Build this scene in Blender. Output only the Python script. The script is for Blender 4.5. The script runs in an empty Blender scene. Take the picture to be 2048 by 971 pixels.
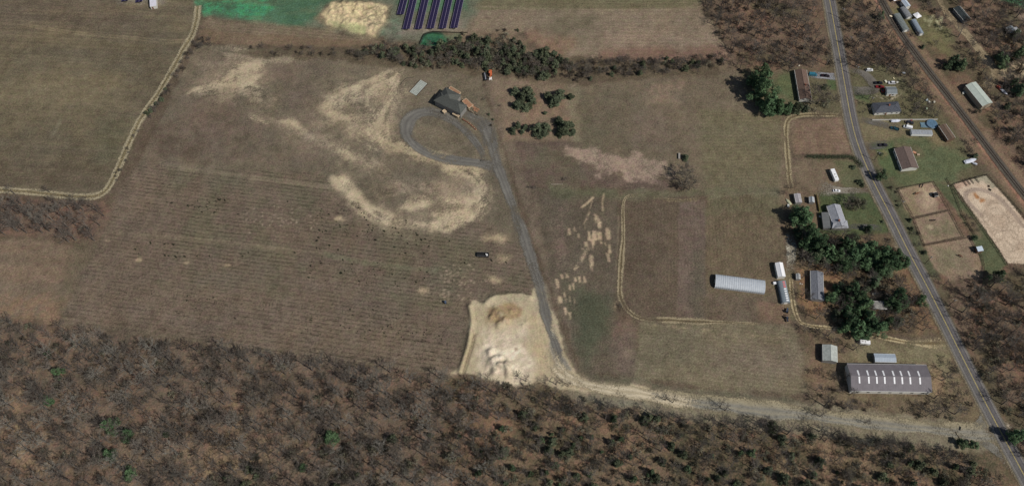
import bpy, bmesh, math, random
import numpy as np
from mathutils import Vector, Matrix

random.seed(7)
rng = np.random.default_rng(7)
S = bpy.context.scene
COL = S.collection

# ---------------------------------------------------------------- camera
CAM_H, TILT, HFOV = 470.0, math.radians(28.0), math.radians(60.0)
camd = bpy.data.cameras.new('camera')
camd.sensor_fit = 'HORIZONTAL'
camd.angle = HFOV
camd.clip_start, camd.clip_end = 1.0, 20000.0
cam = bpy.data.objects.new('camera', camd)
cam.location = (0, 0, CAM_H)
cam.rotation_euler = (TILT, 0, 0)
COL.objects.link(cam)
S.camera = cam

# ---------------------------------------------------------------- light
SUN_EL, SUN_AZ = math.radians(47), math.radians(122)      # azimuth clockwise from +Y
w = bpy.data.worlds.new('World'); S.world = w; w.use_nodes = True
nt = w.node_tree; nt.nodes.clear()
sky = nt.nodes.new('ShaderNodeTexSky'); sky.sky_type = 'NISHITA'; sky.sun_disc = False
sky.sun_elevation = SUN_EL; sky.sun_rotation = SUN_AZ
bg = nt.nodes.new('ShaderNodeBackground'); bg.inputs[1].default_value = 0.05
wo = nt.nodes.new('ShaderNodeOutputWorld')
nt.links.new(sky.outputs[0], bg.inputs[0]); nt.links.new(bg.outputs[0], wo.inputs[0])
sd_ = bpy.data.lights.new('sun', 'SUN'); sd_.energy = 3.4; sd_.angle = math.radians(0.5)
sd_.color = (1.0, 0.955, 0.89)
sun = bpy.data.objects.new('sun', sd_); COL.objects.link(sun)
sdir = Vector((math.sin(SUN_AZ)*math.cos(SUN_EL), math.cos(SUN_AZ)*math.cos(SUN_EL), math.sin(SUN_EL)))
sun.rotation_euler = sdir.to_track_quat('Z', 'Y').to_euler()
S.view_settings.view_transform = 'Standard'
S.view_settings.look = 'None'
S.view_settings.exposure = 0.0
S.view_settings.gamma = 1.0
S.view_settings.use_curve_mapping = False
S.cycles.max_bounces = 6
S.cycles.transparent_max_bounces = 8

# ---------------------------------------------------------------- survey helpers
F_PX = 1024 / math.tan(HFOV/2)
def P(x, y, z=0.0):
    """ground survey: photo reading (full-size pixels) -> world point on the plane at height z"""
    dx, dy = (x-1024)/F_PX, -(y-485.5)/F_PX
    ct, st = math.cos(TILT), math.sin(TILT)
    d = (dx, dy*ct + st, dy*st - ct)
    t = (z-CAM_H)/d[2]
    return Vector((d[0]*t, d[1]*t, z))
def PX(p):
    """world -> photo reading"""
    ct, st = math.cos(TILT), math.sin(TILT)
    x, y, z = p[0], p[1], p[2]-CAM_H
    yc = y*ct + z*st; zc = -y*st + z*ct
    return (1024 + F_PX*x/(-zc), 485.5 - F_PX*yc/(-zc), -zc)
def PL(pts, z=0.0): return [P(a, b, z) for a, b in pts]

KEXP = 0.80        # how bright a sunlit white surface renders here
def lin(c):
    c = np.asarray(c, float)/255
    return np.where(c <= 0.04045, c/12.92, ((c+0.055)/1.055)**2.4)
def alb(c): return tuple(float(v) for v in np.clip(lin(c)/KEXP, 0.003, 0.85))

# numpy value noise
_tabs = {}
def vnoise(x, y, s, seed=0):
    if seed not in _tabs:
        _tabs[seed] = np.random.default_rng(seed+100).random((256, 256))
    T = _tabs[seed]
    u, v = x/s + 37.3*seed, y/s + 11.7*seed
    iu, iv = np.floor(u).astype(int), np.floor(v).astype(int)
    fu, fv = u-iu, v-iv
    fu = fu*fu*(3-2*fu); fv = fv*fv*(3-2*fv)
    a = T[iu % 256, iv % 256]; b = T[(iu+1) % 256, iv % 256]
    c = T[iu % 256, (iv+1) % 256]; d = T[(iu+1) % 256, (iv+1) % 256]
    return (a*(1-fu)+b*fu)*(1-fv) + (c*(1-fu)+d*fu)*fv
def fbm(x, y, s, o=4, seed=0, g=0.55):
    r = 0; amp = 1; tot = 0
    for i in range(o):
        ca, sa = math.cos(0.6*i+0.3), math.sin(0.6*i+0.3)
        r = r + amp*vnoise(x*ca-y*sa, x*sa+y*ca, s/2**i, seed+i); tot += amp; amp *= g
    return r/tot*2-1          # about -1..1 (mostly -.6...6)
def sstep(a, b, x):
    t = np.clip((x-a)/(b-a+1e-9), 0, 1); return t*t*(3-2*t)
def seg_dist(X, Y, pts, closed=False):
    d = np.full(X.shape, 1e9); n = len(pts)
    for i in range(n if closed else n-1):
        ax, ay = pts[i][0], pts[i][1]; bx, by = pts[(i+1) % n][0], pts[(i+1) % n][1]
        vx, vy = bx-ax, by-ay; L = vx*vx+vy*vy+1e-9
        t = np.clip(((X-ax)*vx+(Y-ay)*vy)/L, 0, 1)
        d = np.minimum(d, np.hypot(X-ax-t*vx, Y-ay-t*vy))
    return d
def inside(X, Y, pts):
    r = np.zeros(X.shape, bool); n = len(pts)
    for i in range(n):
        x1, y1 = pts[i][0], pts[i][1]; x2, y2 = pts[(i+1) % n][0], pts[(i+1) % n][1]
        if y1 == y2: continue
        c = ((y1 > Y) != (y2 > Y)) & (X < (x2-x1)*(Y-y1)/(y2-y1)+x1)
        r ^= c
    return r
def smooth_line(pts, step=2.0, it=2):
    pts = [Vector((p[0], p[1], 0)) for p in pts]
    for _ in range(it):
        q = [pts[0]]
        for i in range(len(pts)-1):
            q += [pts[i]*0.75+pts[i+1]*0.25, pts[i]*0.25+pts[i+1]*0.75]
        q.append(pts[-1]); pts = q
    out = [pts[0]]
    for i in range(len(pts)-1):
        L = (pts[i+1]-pts[i]).length; n = max(1, int(L/step))
        for k in range(1, n+1): out.append(pts[i].lerp(pts[i+1], k/n))
    return out

# ---------------------------------------------------------------- tagging
def tag(o, label=None, cat=None, group=None, kind=None):
    if label: o['label'] = label
    if cat: o['category'] = cat
    if group: o['group'] = group
    if kind: o['kind'] = kind
    return o
def empty(name, loc, rz=0, label=None, cat=None, group=None):
    o = bpy.data.objects.new(name, None); o.empty_display_size = 1
    o.location = loc; o.rotation_euler = (0, 0, rz); COL.objects.link(o)
    return tag(o, label, cat, group)

# ---------------------------------------------------------------- materials
_m = {}
def N(nt, t, **kw):
    n = nt.nodes.new(t)
    for k, v in kw.items(): setattr(n, k, v)
    return n
def mat(name, rgb, rough=0.85, var=0.12, scale=0.8, metal=0.0, stripes=None, spec=0.3, raw=False, stretch=None, bump=0.0):
    """procedural paint / roof / soil: colour broken by two noises, optional ribs (axis, pitch, depth)"""
    if name in _m: return _m[name]
    m = bpy.data.materials.new(name); m.use_nodes = True; nt = m.node_tree
    b = nt.nodes['Principled BSDF']
    c = alb(rgb) if not raw else tuple(rgb)
    tc = N(nt, 'ShaderNodeTexCoord')
    mp = N(nt, 'ShaderNodeMapping')
    if stretch: mp.inputs['Scale'].default_value = stretch
    nt.links.new(tc.outputs['Object'], mp.inputs[0])
    n1 = N(nt, 'ShaderNodeTexNoise'); n1.inputs['Scale'].default_value = scale; n1.inputs['Detail'].default_value = 6
    n1.inputs['Roughness'].default_value = 0.65
    nt.links.new(mp.outputs[0], n1.inputs[0])
    mr = N(nt, 'ShaderNodeMapRange'); mr.inputs['From Min'].default_value = 0.3; mr.inputs['From Max'].default_value = 0.7
    mr.inputs['To Min'].default_value = 1-var*1.6; mr.inputs['To Max'].default_value = 1+var*1.2
    nt.links.new(n1.outputs['Fac'], mr.inputs[0])
    fac = mr.outputs[0]
    if stripes:
        ax, pitch, depth = stripes
        sx = N(nt, 'ShaderNodeSeparateXYZ'); nt.links.new(tc.outputs['Object'], sx.inputs[0])
        mm = N(nt, 'ShaderNodeMath', operation='MULTIPLY'); mm.inputs[1].default_value = 2*math.pi/pitch
        nt.links.new(sx.outputs[ax], mm.inputs[0])
        si = N(nt, 'ShaderNodeMath', operation='SINE'); nt.links.new(mm.outputs[0], si.inputs[0])
        m2 = N(nt, 'ShaderNodeMapRange'); m2.inputs['From Min'].default_value = -0.2; m2.inputs['From Max'].default_value = 0.9
        m2.inputs['To Min'].default_value = 1.0; m2.inputs['To Max'].default_value = 1-depth
        nt.links.new(si.outputs[0], m2.inputs[0])
        m3 = N(nt, 'ShaderNodeMath', operation='MULTIPLY'); nt.links.new(fac, m3.inputs[0]); nt.links.new(m2.outputs[0], m3.inputs[1])
        fac = m3.outputs[0]
    vm = N(nt, 'ShaderNodeVectorMath', operation='SCALE'); vm.inputs[0].default_value = c
    nt.links.new(fac, vm.inputs['Scale'])
    nt.links.new(vm.outputs[0], b.inputs['Base Color'])
    b.inputs['Roughness'].default_value = rough
    b.inputs['Metallic'].default_value = metal
    b.inputs['Specular IOR Level'].default_value = spec
    if bump:
        bp = N(nt, 'ShaderNodeBump'); bp.inputs['Strength'].default_value = bump; bp.inputs['Distance'].default_value = 0.3
        nt.links.new(n1.outputs['Fac'], bp.inputs['Height']); nt.links.new(bp.outputs[0], b.inputs['Normal'])
    _m[name] = m
    return m
def treemat(name, rgb, var=0.35, rnd=0.35, rough=0.9, rgb2=None, trans=0.0):
    if name in _m: return _m[name]
    m = bpy.data.materials.new(name); m.use_nodes = True; nt = m.node_tree
    b = nt.nodes['Principled BSDF']; c = rgb; c2 = rgb2 or rgb
    geo = N(nt, 'ShaderNodeNewGeometry'); oi = N(nt, 'ShaderNodeObjectInfo')
    mx = N(nt, 'ShaderNodeMix', data_type='RGBA'); mx.inputs[6].default_value = (*c, 1); mx.inputs[7].default_value = (*c2, 1)
    nt.links.new(oi.outputs['Random'], mx.inputs[0])
    tc = N(nt, 'ShaderNodeTexCoord')
    nz = N(nt, 'ShaderNodeTexNoise'); nz.inputs['Scale'].default_value = 0.9; nz.inputs['Detail'].default_value = 3
    nt.links.new(tc.outputs['Object'], nz.inputs[0])
    mr = N(nt, 'ShaderNodeMapRange'); mr.inputs['From Min'].default_value = 0.35; mr.inputs['From Max'].default_value = 0.65
    mr.inputs['To Min'].default_value = 1-var; mr.inputs['To Max'].default_value = 1+var
    nt.links.new(nz.outputs['Fac'], mr.inputs[0])
    m2 = N(nt, 'ShaderNodeMapRange'); m2.inputs['To Min'].default_value = 1-rnd; m2.inputs['To Max'].default_value = 1+rnd
    ad = N(nt, 'ShaderNodeMath', operation='FRACT'); ml = N(nt, 'ShaderNodeMath', operation='MULTIPLY'); ml.inputs[1].default_value = 7.31
    nt.links.new(oi.outputs['Random'], ml.inputs[0]); nt.links.new(ml.outputs[0], ad.inputs[0]); nt.links.new(ad.outputs[0], m2.inputs[0])
    mm = N(nt, 'ShaderNodeMath', operation='MULTIPLY'); nt.links.new(mr.outputs[0], mm.inputs[0]); nt.links.new(m2.outputs[0], mm.inputs[1])
    m4 = N(nt, 'ShaderNodeMapRange'); m4.inputs['To Min'].default_value = 0.7; m4.inputs['To Max'].default_value = 1.3
    nt.links.new(geo.outputs['Random Per Island'], m4.inputs[0])
    m5 = N(nt, 'ShaderNodeMath', operation='MULTIPLY'); nt.links.new(mm.outputs[0], m5.inputs[0]); nt.links.new(m4.outputs[0], m5.inputs[1])
    vm = N(nt, 'ShaderNodeVectorMath', operation='SCALE'); nt.links.new(mx.outputs[2], vm.inputs[0]); nt.links.new(m5.outputs[0], vm.inputs['Scale'])
    nt.links.new(vm.outputs[0], b.inputs['Base Color']); b.inputs['Roughness'].default_value = rough
    b.inputs['Specular IOR Level'].default_value = 0.15
    _m[name] = m
    return m

# ---------------------------------------------------------------- mesh builder
class MB:
    def __init__(s): s.v = []; s.f = []
    def add(s, vs, fs):
        o = len(s.v); s.v += [tuple(v) for v in vs]; s.f += [tuple(i+o for i in f) for f in fs]; return s
    def box(s, x0, x1, y0, y1, z0, z1):
        return s.add([(x0,y0,z0),(x1,y0,z0),(x1,y1,z0),(x0,y1,z0),(x0,y0,z1),(x1,y0,z1),(x1,y1,z1),(x0,y1,z1)],
                     [(0,3,2,1),(4,5,6,7),(0,1,5,4),(1,2,6,5),(2,3,7,6),(3,0,4,7)])
    def tube(s, p, q, r0, r1=None, n=8, cap=True):
        r1 = r0 if r1 is None else r1
        p, q = Vector(p), Vector(q); d = (q-p).normalized()
        a = d.orthogonal().normalized(); b = d.cross(a)
        vs = [p+(a*math.cos(2*math.pi*i/n)+b*math.sin(2*math.pi*i/n))*r0 for i in range(n)] + \
             [q+(a*math.cos(2*math.pi*i/n)+b*math.sin(2*math.pi*i/n))*r1 for i in range(n)]
        fs = [(i, (i+1) % n, n+(i+1) % n, n+i) for i in range(n)]
        if cap: fs += [tuple(range(n-1, -1, -1)), tuple(range(n, 2*n))]
        return s.add(vs, fs)
    def prism(s, prof, x0, x1):
        """profile (y,z) list extruded along x"""
        n = len(prof)
        vs = [(x0, y, z) for y, z in prof] + [(x1, y, z) for y, z in prof]
        fs = [(i, (i+1) % n, n+(i+1) % n, n+i) for i in range(n)] + [tuple(range(n-1, -1, -1)), tuple(range(n, 2*n))]
        return s.add(vs, fs)
    def mesh(s, name, m):
        me = bpy.data.meshes.new(name); me.from_pydata(s.v, [], s.f); me.update()
        bm = bmesh.new(); bm.from_mesh(me); bmesh.ops.recalc_face_normals(bm, faces=bm.faces); bm.to_mesh(me); bm.free()
        if m: me.materials.append(m)
        return me
    def build(s, name, m, parent=None, loc=None, rz=None, bevel=0, smooth=False):
        me = s.mesh(name, m)
        if bevel:
            bm = bmesh.new(); bm.from_mesh(me)
            bmesh.ops.bevel(bm, geom=list(bm.edges), offset=bevel, segments=2, affect='EDGES', profile=0.6)
            bm.to_mesh(me); bm.free()
        if smooth:
            for p in me.polygons: p.use_smooth = True
        o = bpy.data.objects.new(name, me); COL.objects.link(o)
        if parent: o.parent = parent
        if loc is not None: o.location = loc
        if rz is not None: o.rotation_euler[2] = rz
        return o
def copy_tree(o, parent=None):
    c = o.copy(); COL.objects.link(c); c.parent = parent
    for ch in o.children: copy_tree(ch, c)
    return c
# ================================================================= GROUND
def axis(lo, hi, step, far):
    a = list(np.arange(lo, hi+1e-6, step)); s = step; x = a[-1]; up = []
    while x < far: s *= 1.35; x += s; up.append(x)
    s = step; x = a[0]; dn = []
    while x > -far: s *= 1.35; x -= s; dn.append(x)
    return np.array(dn[::-1]+a+up)
GX = axis(-400, 400, 0.62, 6000); GY = axis(72, 470, 0.62, 6000)
X, Y = np.meshgrid(GX, GY)
X = X + 0; Y = Y + 0
C = np.empty(X.shape+(3,))
n_big = fbm(X, Y, 60, 4, 1); n_mid = fbm(X, Y, 14, 4, 5); n_sm = fbm(X, Y, 4, 3, 9); n_edge = fbm(X, Y, 9, 4, 13, 0.65)
n_pat = fbm(X, Y, 11, 5, 17, 0.7); n_str = fbm(X*0.35, Y*2.2, 12, 4, 23, 0.6); n_px = rng.random(X.shape)*2-1
C[:] = alb((86, 74, 60))

def bbox(pts, m):
    xs = [p[0] for p in pts]; ys = [p[1] for p in pts]
    i0, i1 = np.searchsorted(GX, [min(xs)-m, max(xs)+m]); j0, j1 = np.searchsorted(GY, [min(ys)-m, max(ys)+m])
    return slice(j0, j1), slice(i0, i1)
def blend(sl, mask, rgb, a=1.0):
    c = np.array(alb(rgb)); C[sl] = C[sl]*(1-(mask*a)[..., None]) + c*(mask*a)[..., None]
def paint(poly, rgb, feather=1.5, rough=2.0, a=1.0, patch=None, noise=None):
    """patch=(threshold, softness): keep only where noise passes"""
    pts = PL(poly); sl = bbox(pts, feather+rough*2+2)
    x, y = X[sl], Y[sl]
    if x.size == 0: return
    d = seg_dist(x, y, pts, True); d = np.where(inside(x, y, pts), d, -d) + n_edge[sl]*rough*1.6
    m = sstep(-feather, feather, d)
    if patch is not None:
        nn = (n_pat if noise is None else noise)[sl]
        m = m*sstep(patch[0]-patch[1], patch[0]+patch[1], nn + n_px[sl]*0.12)
    blend(sl, m, rgb, a)
def stroke(line, rgb, width, feather=0.8, rough=0.8, a=1.0, patch=None, smooth=True, noise=None):
    pts = PL(line)
    if smooth: pts = smooth_line(pts, 6, 2)
    sl = bbox(pts, width+feather+rough*2+2); x, y = X[sl], Y[sl]
    if x.size == 0: return
    d = width/2 - seg_dist(x, y, pts) + n_edge[sl]*rough
    m = sstep(-feather, feather, d)
    if patch is not None: m = m*sstep(patch[0]-patch[1], patch[0]+patch[1], (n_pat if noise is None else noise)[sl]+n_px[sl]*0.12)
    blend(sl, m, rgb, a)
def sweep(line, width, rgb, a=0.8, thr=-0.1, soft=0.45, feather=2.2, streak=0.9, seed=0):
    """material dragged along a line by a blade: streaks follow the line"""
    pts = smooth_line(PL(line), 5, 2); sl = bbox(pts, width); x, y = X[sl], Y[sl]
    if x.size == 0: return
    best = np.full(x.shape, 1e9); arc = np.zeros(x.shape); side = np.zeros(x.shape); s0 = 0
    for i in range(len(pts)-1):
        ax, ay = pts[i][0], pts[i][1]; vx, vy = pts[i+1][0]-ax, pts[i+1][1]-ay; L = math.hypot(vx, vy)
        t = np.clip(((x-ax)*vx+(y-ay)*vy)/(L*L), 0, 1); d = np.hypot(x-ax-t*vx, y-ay-t*vy); c = d < best
        best = np.where(c, d, best); arc = np.where(c, s0+t*L, arc); side = np.where(c, np.sign((x-ax)*vy-(y-ay)*vx), side); s0 += L
    q = fbm(arc*0.16+seed*31, best*side*streak, 3, 4, 33+seed % 7, .6)
    endf = sstep(0, width*.6, arc)*sstep(0, width*.6, s0-arc)
    m = sstep(-feather*1.5, feather, width/2*(0.35+0.65*endf)-best+n_edge[sl]*width*.28)*sstep(thr-soft, thr+soft, q+n_sm[sl]*.25+n_px[sl]*.22)
    blend(sl, m, rgb, a)
def blob(cx, cy, rx, ry, rgb, feather=0.5, rough=0.35, a=1.0, patch=None, rot=0):
    pts = []
    for i in range(14):
        t = 2*math.pi*i/14; u, v = rx*math.cos(t), ry*math.sin(t)
        pts.append((cx+u*math.cos(rot)-v*math.sin(rot), cy+u*math.sin(rot)+v*math.cos(rot)))
    paint(pts, rgb, feather*max(1, rx*0.3), rough*rx*0.3, a, patch)
def rows(poly, p0, p1, pitch, amp, rgb=None, wob=0.5, thr=0.0, dash=None):
    """furrows parallel to the line p0-p1 (photo readings); darkens / tints the soil of the furrow"""
    pts = PL(poly); sl = bbox(pts, 2); x, y = X[sl], Y[sl]
    if x.size == 0: return
    a, b = P(*p0), P(*p1); d = (b-a).normalized(); n = (-d.y, d.x)
    u = (x-a.x)*n[0]+(y-a.y)*n[1] + n_big[sl]*wob*2 + n_mid[sl]*wob*0.3
    along = (x-a.x)*d.x+(y-a.y)*d.y
    s = np.sin(2*math.pi*u/pitch)
    m = sstep(thr, thr+0.5, s)*inside(x, y, pts)
    if dash is not None:
        q = vnoise(np.floor(u/pitch)*7.7+along/dash, np.floor(u/pitch)*3.1, 1.0, 31); m = m*sstep(0.45, 0.75, q)
    m = m*(0.6+0.4*sstep(-0.25, 0.25, n_mid[sl]*.6+n_big[sl]*.8+n_str[sl]*.3))
    if rgb is None: C[sl] *= (1-amp*m)[..., None]
    else: blend(sl, m, rgb, amp)

# --- forest floors
LIT = (96, 84, 70)
paint([(-400,600),(117,650),(1000,765),(1000,1300),(-400,1300)], LIT, 3, 3)
paint([(-400,600),(117,650),(1000,765),(1000,1300),(-400,1300)], (104, 82, 66), 3, 3, 0.45, (0.12, 0.25))
paint([(-400,600),(117,650),(1000,765),(1000,1300),(-400,1300)], (78, 72, 60), 3, 3, 0.6, (0.1, 0.2), -n_mid)
paint([(900,750),(1200,790),(1960,890),(2300,1000),(2300,1300),(900,1300)], (97, 84, 64), 8, 5)
paint([(900,750),(1200,790),(1960,890),(2300,1000),(2300,1300),(900,1300)], (112, 88, 68), 8, 5, 0.8, (0.1, 0.15))
paint([(900,750),(1200,790),(1960,890),(2300,1000),(2300,1300),(900,1300)], (66, 68, 48), 8, 5, 0.7, (0.1, 0.2), -n_mid)
for pl_ in ([(-400,600),(117,650),(1000,765),(1000,1300),(-400,1300)], [(900,750),(1200,790),(1960,890),(2300,1000),(2300,1300),(900,1300)]):
    paint(pl_, (110, 82, 66), 5, 4, 0.4, (0.1, 0.3), n_sm*0.7+n_pat*0.4+n_px*0.35)
for (x_, y_, r_) in [(25,925,30),(60,850,22),(80,870,14),(270,910,14),(390,915,30),(530,935,12),(560,900,20),(500,930,16),(835,960,10),(1330,870,16),(1440,890,14),(1700,900,40),(1250,930,20),(1620,930,22),(440,905,20)]:
    blob(x_, y_, r_, r_*0.6, (128, 108, 82), 3, 4, 0.6, (0.0, 0.35))
paint([(-200,395),(90,398),(205,400),(225,430),(190,492),(90,470),(-200,470)], (94, 78, 65), 2, 2)
paint([(-200,395),(90,398),(205,400),(225,430),(190,492),(90,470),(-200,470)], (104, 78, 64), 2, 2, 0.6, (0.05, 0.25))
# --- right-hand woods
WR = [(1395,-200),(2600,-200),(2600,1300),(2060,1000),(1960,830),(1860,600),(1800,480),(1740,350),(1700,260),(1685,200),(1600,150),(1470,140),(1430,40)]
paint(WR, (94, 78, 63), 3, 3)
paint(WR, (108, 82, 65), 3, 3, 0.55, (0.1, 0.22))
paint(WR, (80, 76, 56), 3, 3, 0.7, (0.08, 0.2), -n_mid)
# --- big top-left field
TL = [(-500,-250),(400,-250),(398,20),(392,60),(372,110),(330,170),(285,245),(258,310),(236,352),(215,385),(150,392),(60,386),(-500,365)]
paint(TL, (98, 88, 70), 1, 1)
paint(TL, (112, 100, 74), 1, 1, 0.65, (0.05, 0.3), n_str)
paint(TL, (84, 78, 62), 1, 1, 0.5, (0.05, 0.3), -n_big)
paint([(-300,120),(240,150),(250,215),(-300,235)], (116, 104, 76), 14, 4, 0.5)
paint([(-300,-50),(200,-50),(300,60),(-300,50)], (90, 78, 66), 12, 4, 0.5)
paint([(205,245),(270,240),(250,320),(200,370),(180,330)], (78, 80, 60), 8, 4, 0.5)
paint([(-300,290),(240,330),(215,385),(-300,370)], (88, 77, 62), 8, 3, 0.6)
rows(TL, (0,60), (380,80), 3.4, 0.10, None, 0.6, -0.1)
rows(TL, (0,60), (380,80), 11.0, 0.08, None, 1.2, 0.1)
stroke([(60,50),(160,66),(250,72),(330,81),(375,80)], (128,114,86), 0.9, 0.5, 0.4, 0.6, (-0.2,0.4))
stroke([(60,54),(160,70),(250,77),(330,86),(372,84)], (128,114,86), 0.9, 0.5, 0.4, 0.6, (-0.2,0.4))
stroke([(120,240),(118,250),(100,275)], (112,104,84), 2, 1, 1, 0.5)
# --- left lower field
paint([(-400,480),(60,480),(185,500),(118,648),(30,632),(-400,600)], (106, 92, 75), 2, 2)
paint([(-400,480),(60,480),(185,500),(150,580),(-400,540)], (114, 94, 76), 4, 4, 0.6, (-0.1, 0.4), n_str)
paint([(-400,578),(150,590),(118,648),(-400,606)], (116, 92, 70), 4, 3, 0.7, (-0.25, 0.3))
paint([(150,480),(205,480),(128,640),(110,600)], (92, 84, 66), 4, 2, 0.6)
# --- the parcel: old field
PAR = [(395,88),(700,112),(955,135),(1015,330),(1075,560),(1160,742),(900,748),(500,698),(117,648),(250,380)]
paint(PAR, (98, 88, 73), 1, 1)
paint(PAR, (86, 80, 64), 1, 1, 0.6, (0.0, 0.3), -n_big)
paint([(395,88),(955,135),(1015,330),(800,330),(300,330)], (106, 96, 78), 6, 6, 0.6, (-0.1, 0.4))
paint([(400,110),(640,110),(650,330),(300,320)], (100, 84, 74), 8, 6, 0.6, (-0.1, 0.4), n_mid)
paint([(400,200),(470,200),(500,260),(420,280),(370,240)], (108,86,76), 8, 6, 0.5)
blob(368, 288, 42, 16, (78, 64, 54), 3, 3, 0.8, (-0.3, 0.4))
blob(610, 190, 40, 22, (84, 78, 64), 4, 3, 0.5)
blob(445, 230, 40, 24, (84, 78, 62), 4, 3, 0.5)
ROWF = [(268,330),(640,345),(690,400),(790,458),(880,462),(960,440),(1050,500),(1068,560),(1060,590),(990,585),(940,605),(915,745),(500,696),(120,645)]
paint(ROWF, (102, 88, 74), 5, 3, 0.9)
paint([(330,330),(650,350),(680,390),(740,440),(1000,480),(1060,560),(930,590),(900,650),(300,560)], (84, 82, 62), 8, 6, 0.6, (0.0, 0.35), n_mid)
paint([(330,480),(900,560),(900,740),(150,640)], (102, 88, 76), 8, 6, 0.5, (0.0, 0.4), n_str)
paint([(250,560),(700,600),(900,680),(880,740),(200,645)], (104, 92, 74), 8, 6, 0.5, (0.0, 0.4), n_big)
rows(ROWF, (230,520), (900,610), 2.5, 0.17, None, 0.6, 0.0)
rows(ROWF, (230,520), (900,610), 2.5, 0.75, (48, 46, 36), 0.5, 0.5, 1.3)
rows([(120,560),(900,640),(900,745),(117,648)], (230,520), (900,610), 5.0, 0.3, None, 0.5, 0.35, 2.5)
rows(ROWF, (230,520), (900,610), 5.0, 0.5, (126, 106, 86), 0.5, 0.8, 1.1)
stroke([(222,463),(330,472),(440,480),(520,490),(600,500),(660,506)], (116,104,84), 1.1, 0.7, 0.5, 0.6)
stroke([(225,467),(330,477),(440,485),(520,495),(600,506)], (112,100,80), 1.0, 0.7, 0.5, 0.6)
stroke([(650,508),(700,520),(800,535),(870,540)], (100,100,76), 3.0, 1.5, 0.8, 0.5)
stroke([(500,358),(580,366),(640,374),(690,378)], (122,110,88), 1.2, 0.7, 0.5, 0.6)
stroke([(360,335),(430,345),(500,352),(660,372)], (116,104,84), 1.4, 0.8, 0.5, 0.6)
stroke([(310,310),(340,330),(420,338)], (110,100,84), 4, 3, 1, 0.4)
# sandy washes of the building site
SD = (170, 154, 122)
def wash(poly, thr=-0.1, soft=0.3, rgb=SD, a=0.85, feather=3, rough=5): paint(poly, rgb, feather, rough, a*.92, (thr+.05, soft*1.1), n_pat*0.6+n_str*0.45+n_sm*0.35)
W1, W2c = (166,150,120), (144,130,106)
for pl_, a_ in (([(385,150),(440,120),(540,110),(545,200),(470,205),(385,195)], .55), ([(640,170),(810,130),(810,260),(780,300),(700,280),(630,240)], .6), ([(655,345),(700,350),(760,410),(860,400),(900,330),(980,335),(975,400),(940,450),(870,465),(780,460),(700,420)], .65), ([(490,190),(620,240),(760,320),(720,340),(560,270)], .45)):
    paint(pl_, (130, 116, 94), 9, 7, a_, (-.15, .5), n_mid*.6+n_pat*.5)

sweep([(382,187),(410,176),(445,168),(490,172),(520,178)], 6, W1, .85, -.15, .3, seed=1)
sweep([(392,186),(430,182),(480,184),(522,186)], 4, W2c, .8, 0, .3, seed=2)
sweep([(455,160),(480,148),(505,136),(520,126)], 15, W1, .9, -.25, .3, seed=3)
sweep([(470,172),(498,160),(516,150)], 12, W1, .9, -.3, .35, seed=4)
sweep([(440,98),(480,104),(530,112),(590,116)], 8, W2c, .7, .05, .3, seed=5); sweep([(500,120),(560,118),(610,120)], 5, W2c, .6, .1, .3, seed=6)
wash([(400,120),(530,115),(540,200),(400,200)], 0.1, .45, (134,120,98), .55)
sweep([(800,142),(775,160),(740,172),(700,188),(662,212)], 13, W1, .75, -.05, .35, seed=7)
sweep([(795,150),(790,185),(772,215),(760,250),(768,285)], 11, W1, .8, -.05, .35, seed=8)
sweep([(752,165),(748,205),(750,245),(765,280)], 9, W1, .75, 0, .35, seed=9)
sweep([(650,222),(680,236),(715,238)], 6, W1, .85, -.2, .3, seed=10); sweep([(652,205),(690,182),(720,172)], 7, W1, .8, -.1, .3, seed=11)
wash([(640,180),(800,150),(800,260),(700,270),(640,240)], .0, .5, (140,126,102), .6)
sweep([(700,250),(735,275),(770,300)], 8, W1, .6, .05, .35, seed=12)
sweep([(565,243),(580,246),(598,255)], 5, W1, .8, -.2, .3, seed=13); sweep([(500,232),(510,240),(530,248)], 3, W1, .7, -.1, .3, seed=14); sweep([(502,205),(515,195),(532,190)], 5, W2c, .6, 0, .3, seed=15)
for k in range(9): sweep([(540+k*22,235+k*9+random.uniform(-8,8)),(575+k*22,262+k*8),(610+k*22,275+k*9+random.uniform(-8,8))], 3.5, (136,122,100), .55, .05, .35, seed=16+k)
sweep([(683,300),(695,308),(705,318)], 5, W1, .7, -.1, .3, seed=26)
sweep([(768,284),(800,292),(845,306),(890,318),(955,334)], 5, (160,144,112), .9, -.3, .35, seed=27)
sweep([(770,290),(810,305),(870,322),(930,330),(968,342)], 5, (150,134,104), .8, -.1, .35, seed=28)
sweep([(664,356),(686,368),(706,384),(722,398)], 8, W1, .95, -.5, .35, seed=29)
sweep([(700,392),(726,412),(755,432),(795,445)], 7.5, W1, .9, -.3, .35, seed=30)
sweep([(790,444),(840,450),(885,454)], 4, W1, .7, -.1, .35, seed=31)
sweep([(888,334),(925,342),(952,352),(966,380),(958,410)], 9, (164,148,116), .85, -.12, .35, seed=32)
sweep([(965,368),(958,405),(938,430),(900,448),(868,448)], 12, W1, .9, -.2, .35, seed=33)
sweep([(872,430),(905,440),(940,428)], 9, W1, .9, -.25, .3, seed=34); sweep([(880,400),(920,402),(955,400)], 6, W1, .85, -.25, .3, seed=35)
sweep([(805,414),(830,408),(862,404)], 8, W1, .85, -.3, .35, seed=36)
for k in range(14): 
    x0_ = 720+k*16; sweep([(x0_,338+random.uniform(0,50)),(x0_+30,352+random.uniform(0,50)),(x0_+60,372+random.uniform(0,50))], 3, (134,118,98), .6, .1, .35, seed=40+k)
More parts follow.
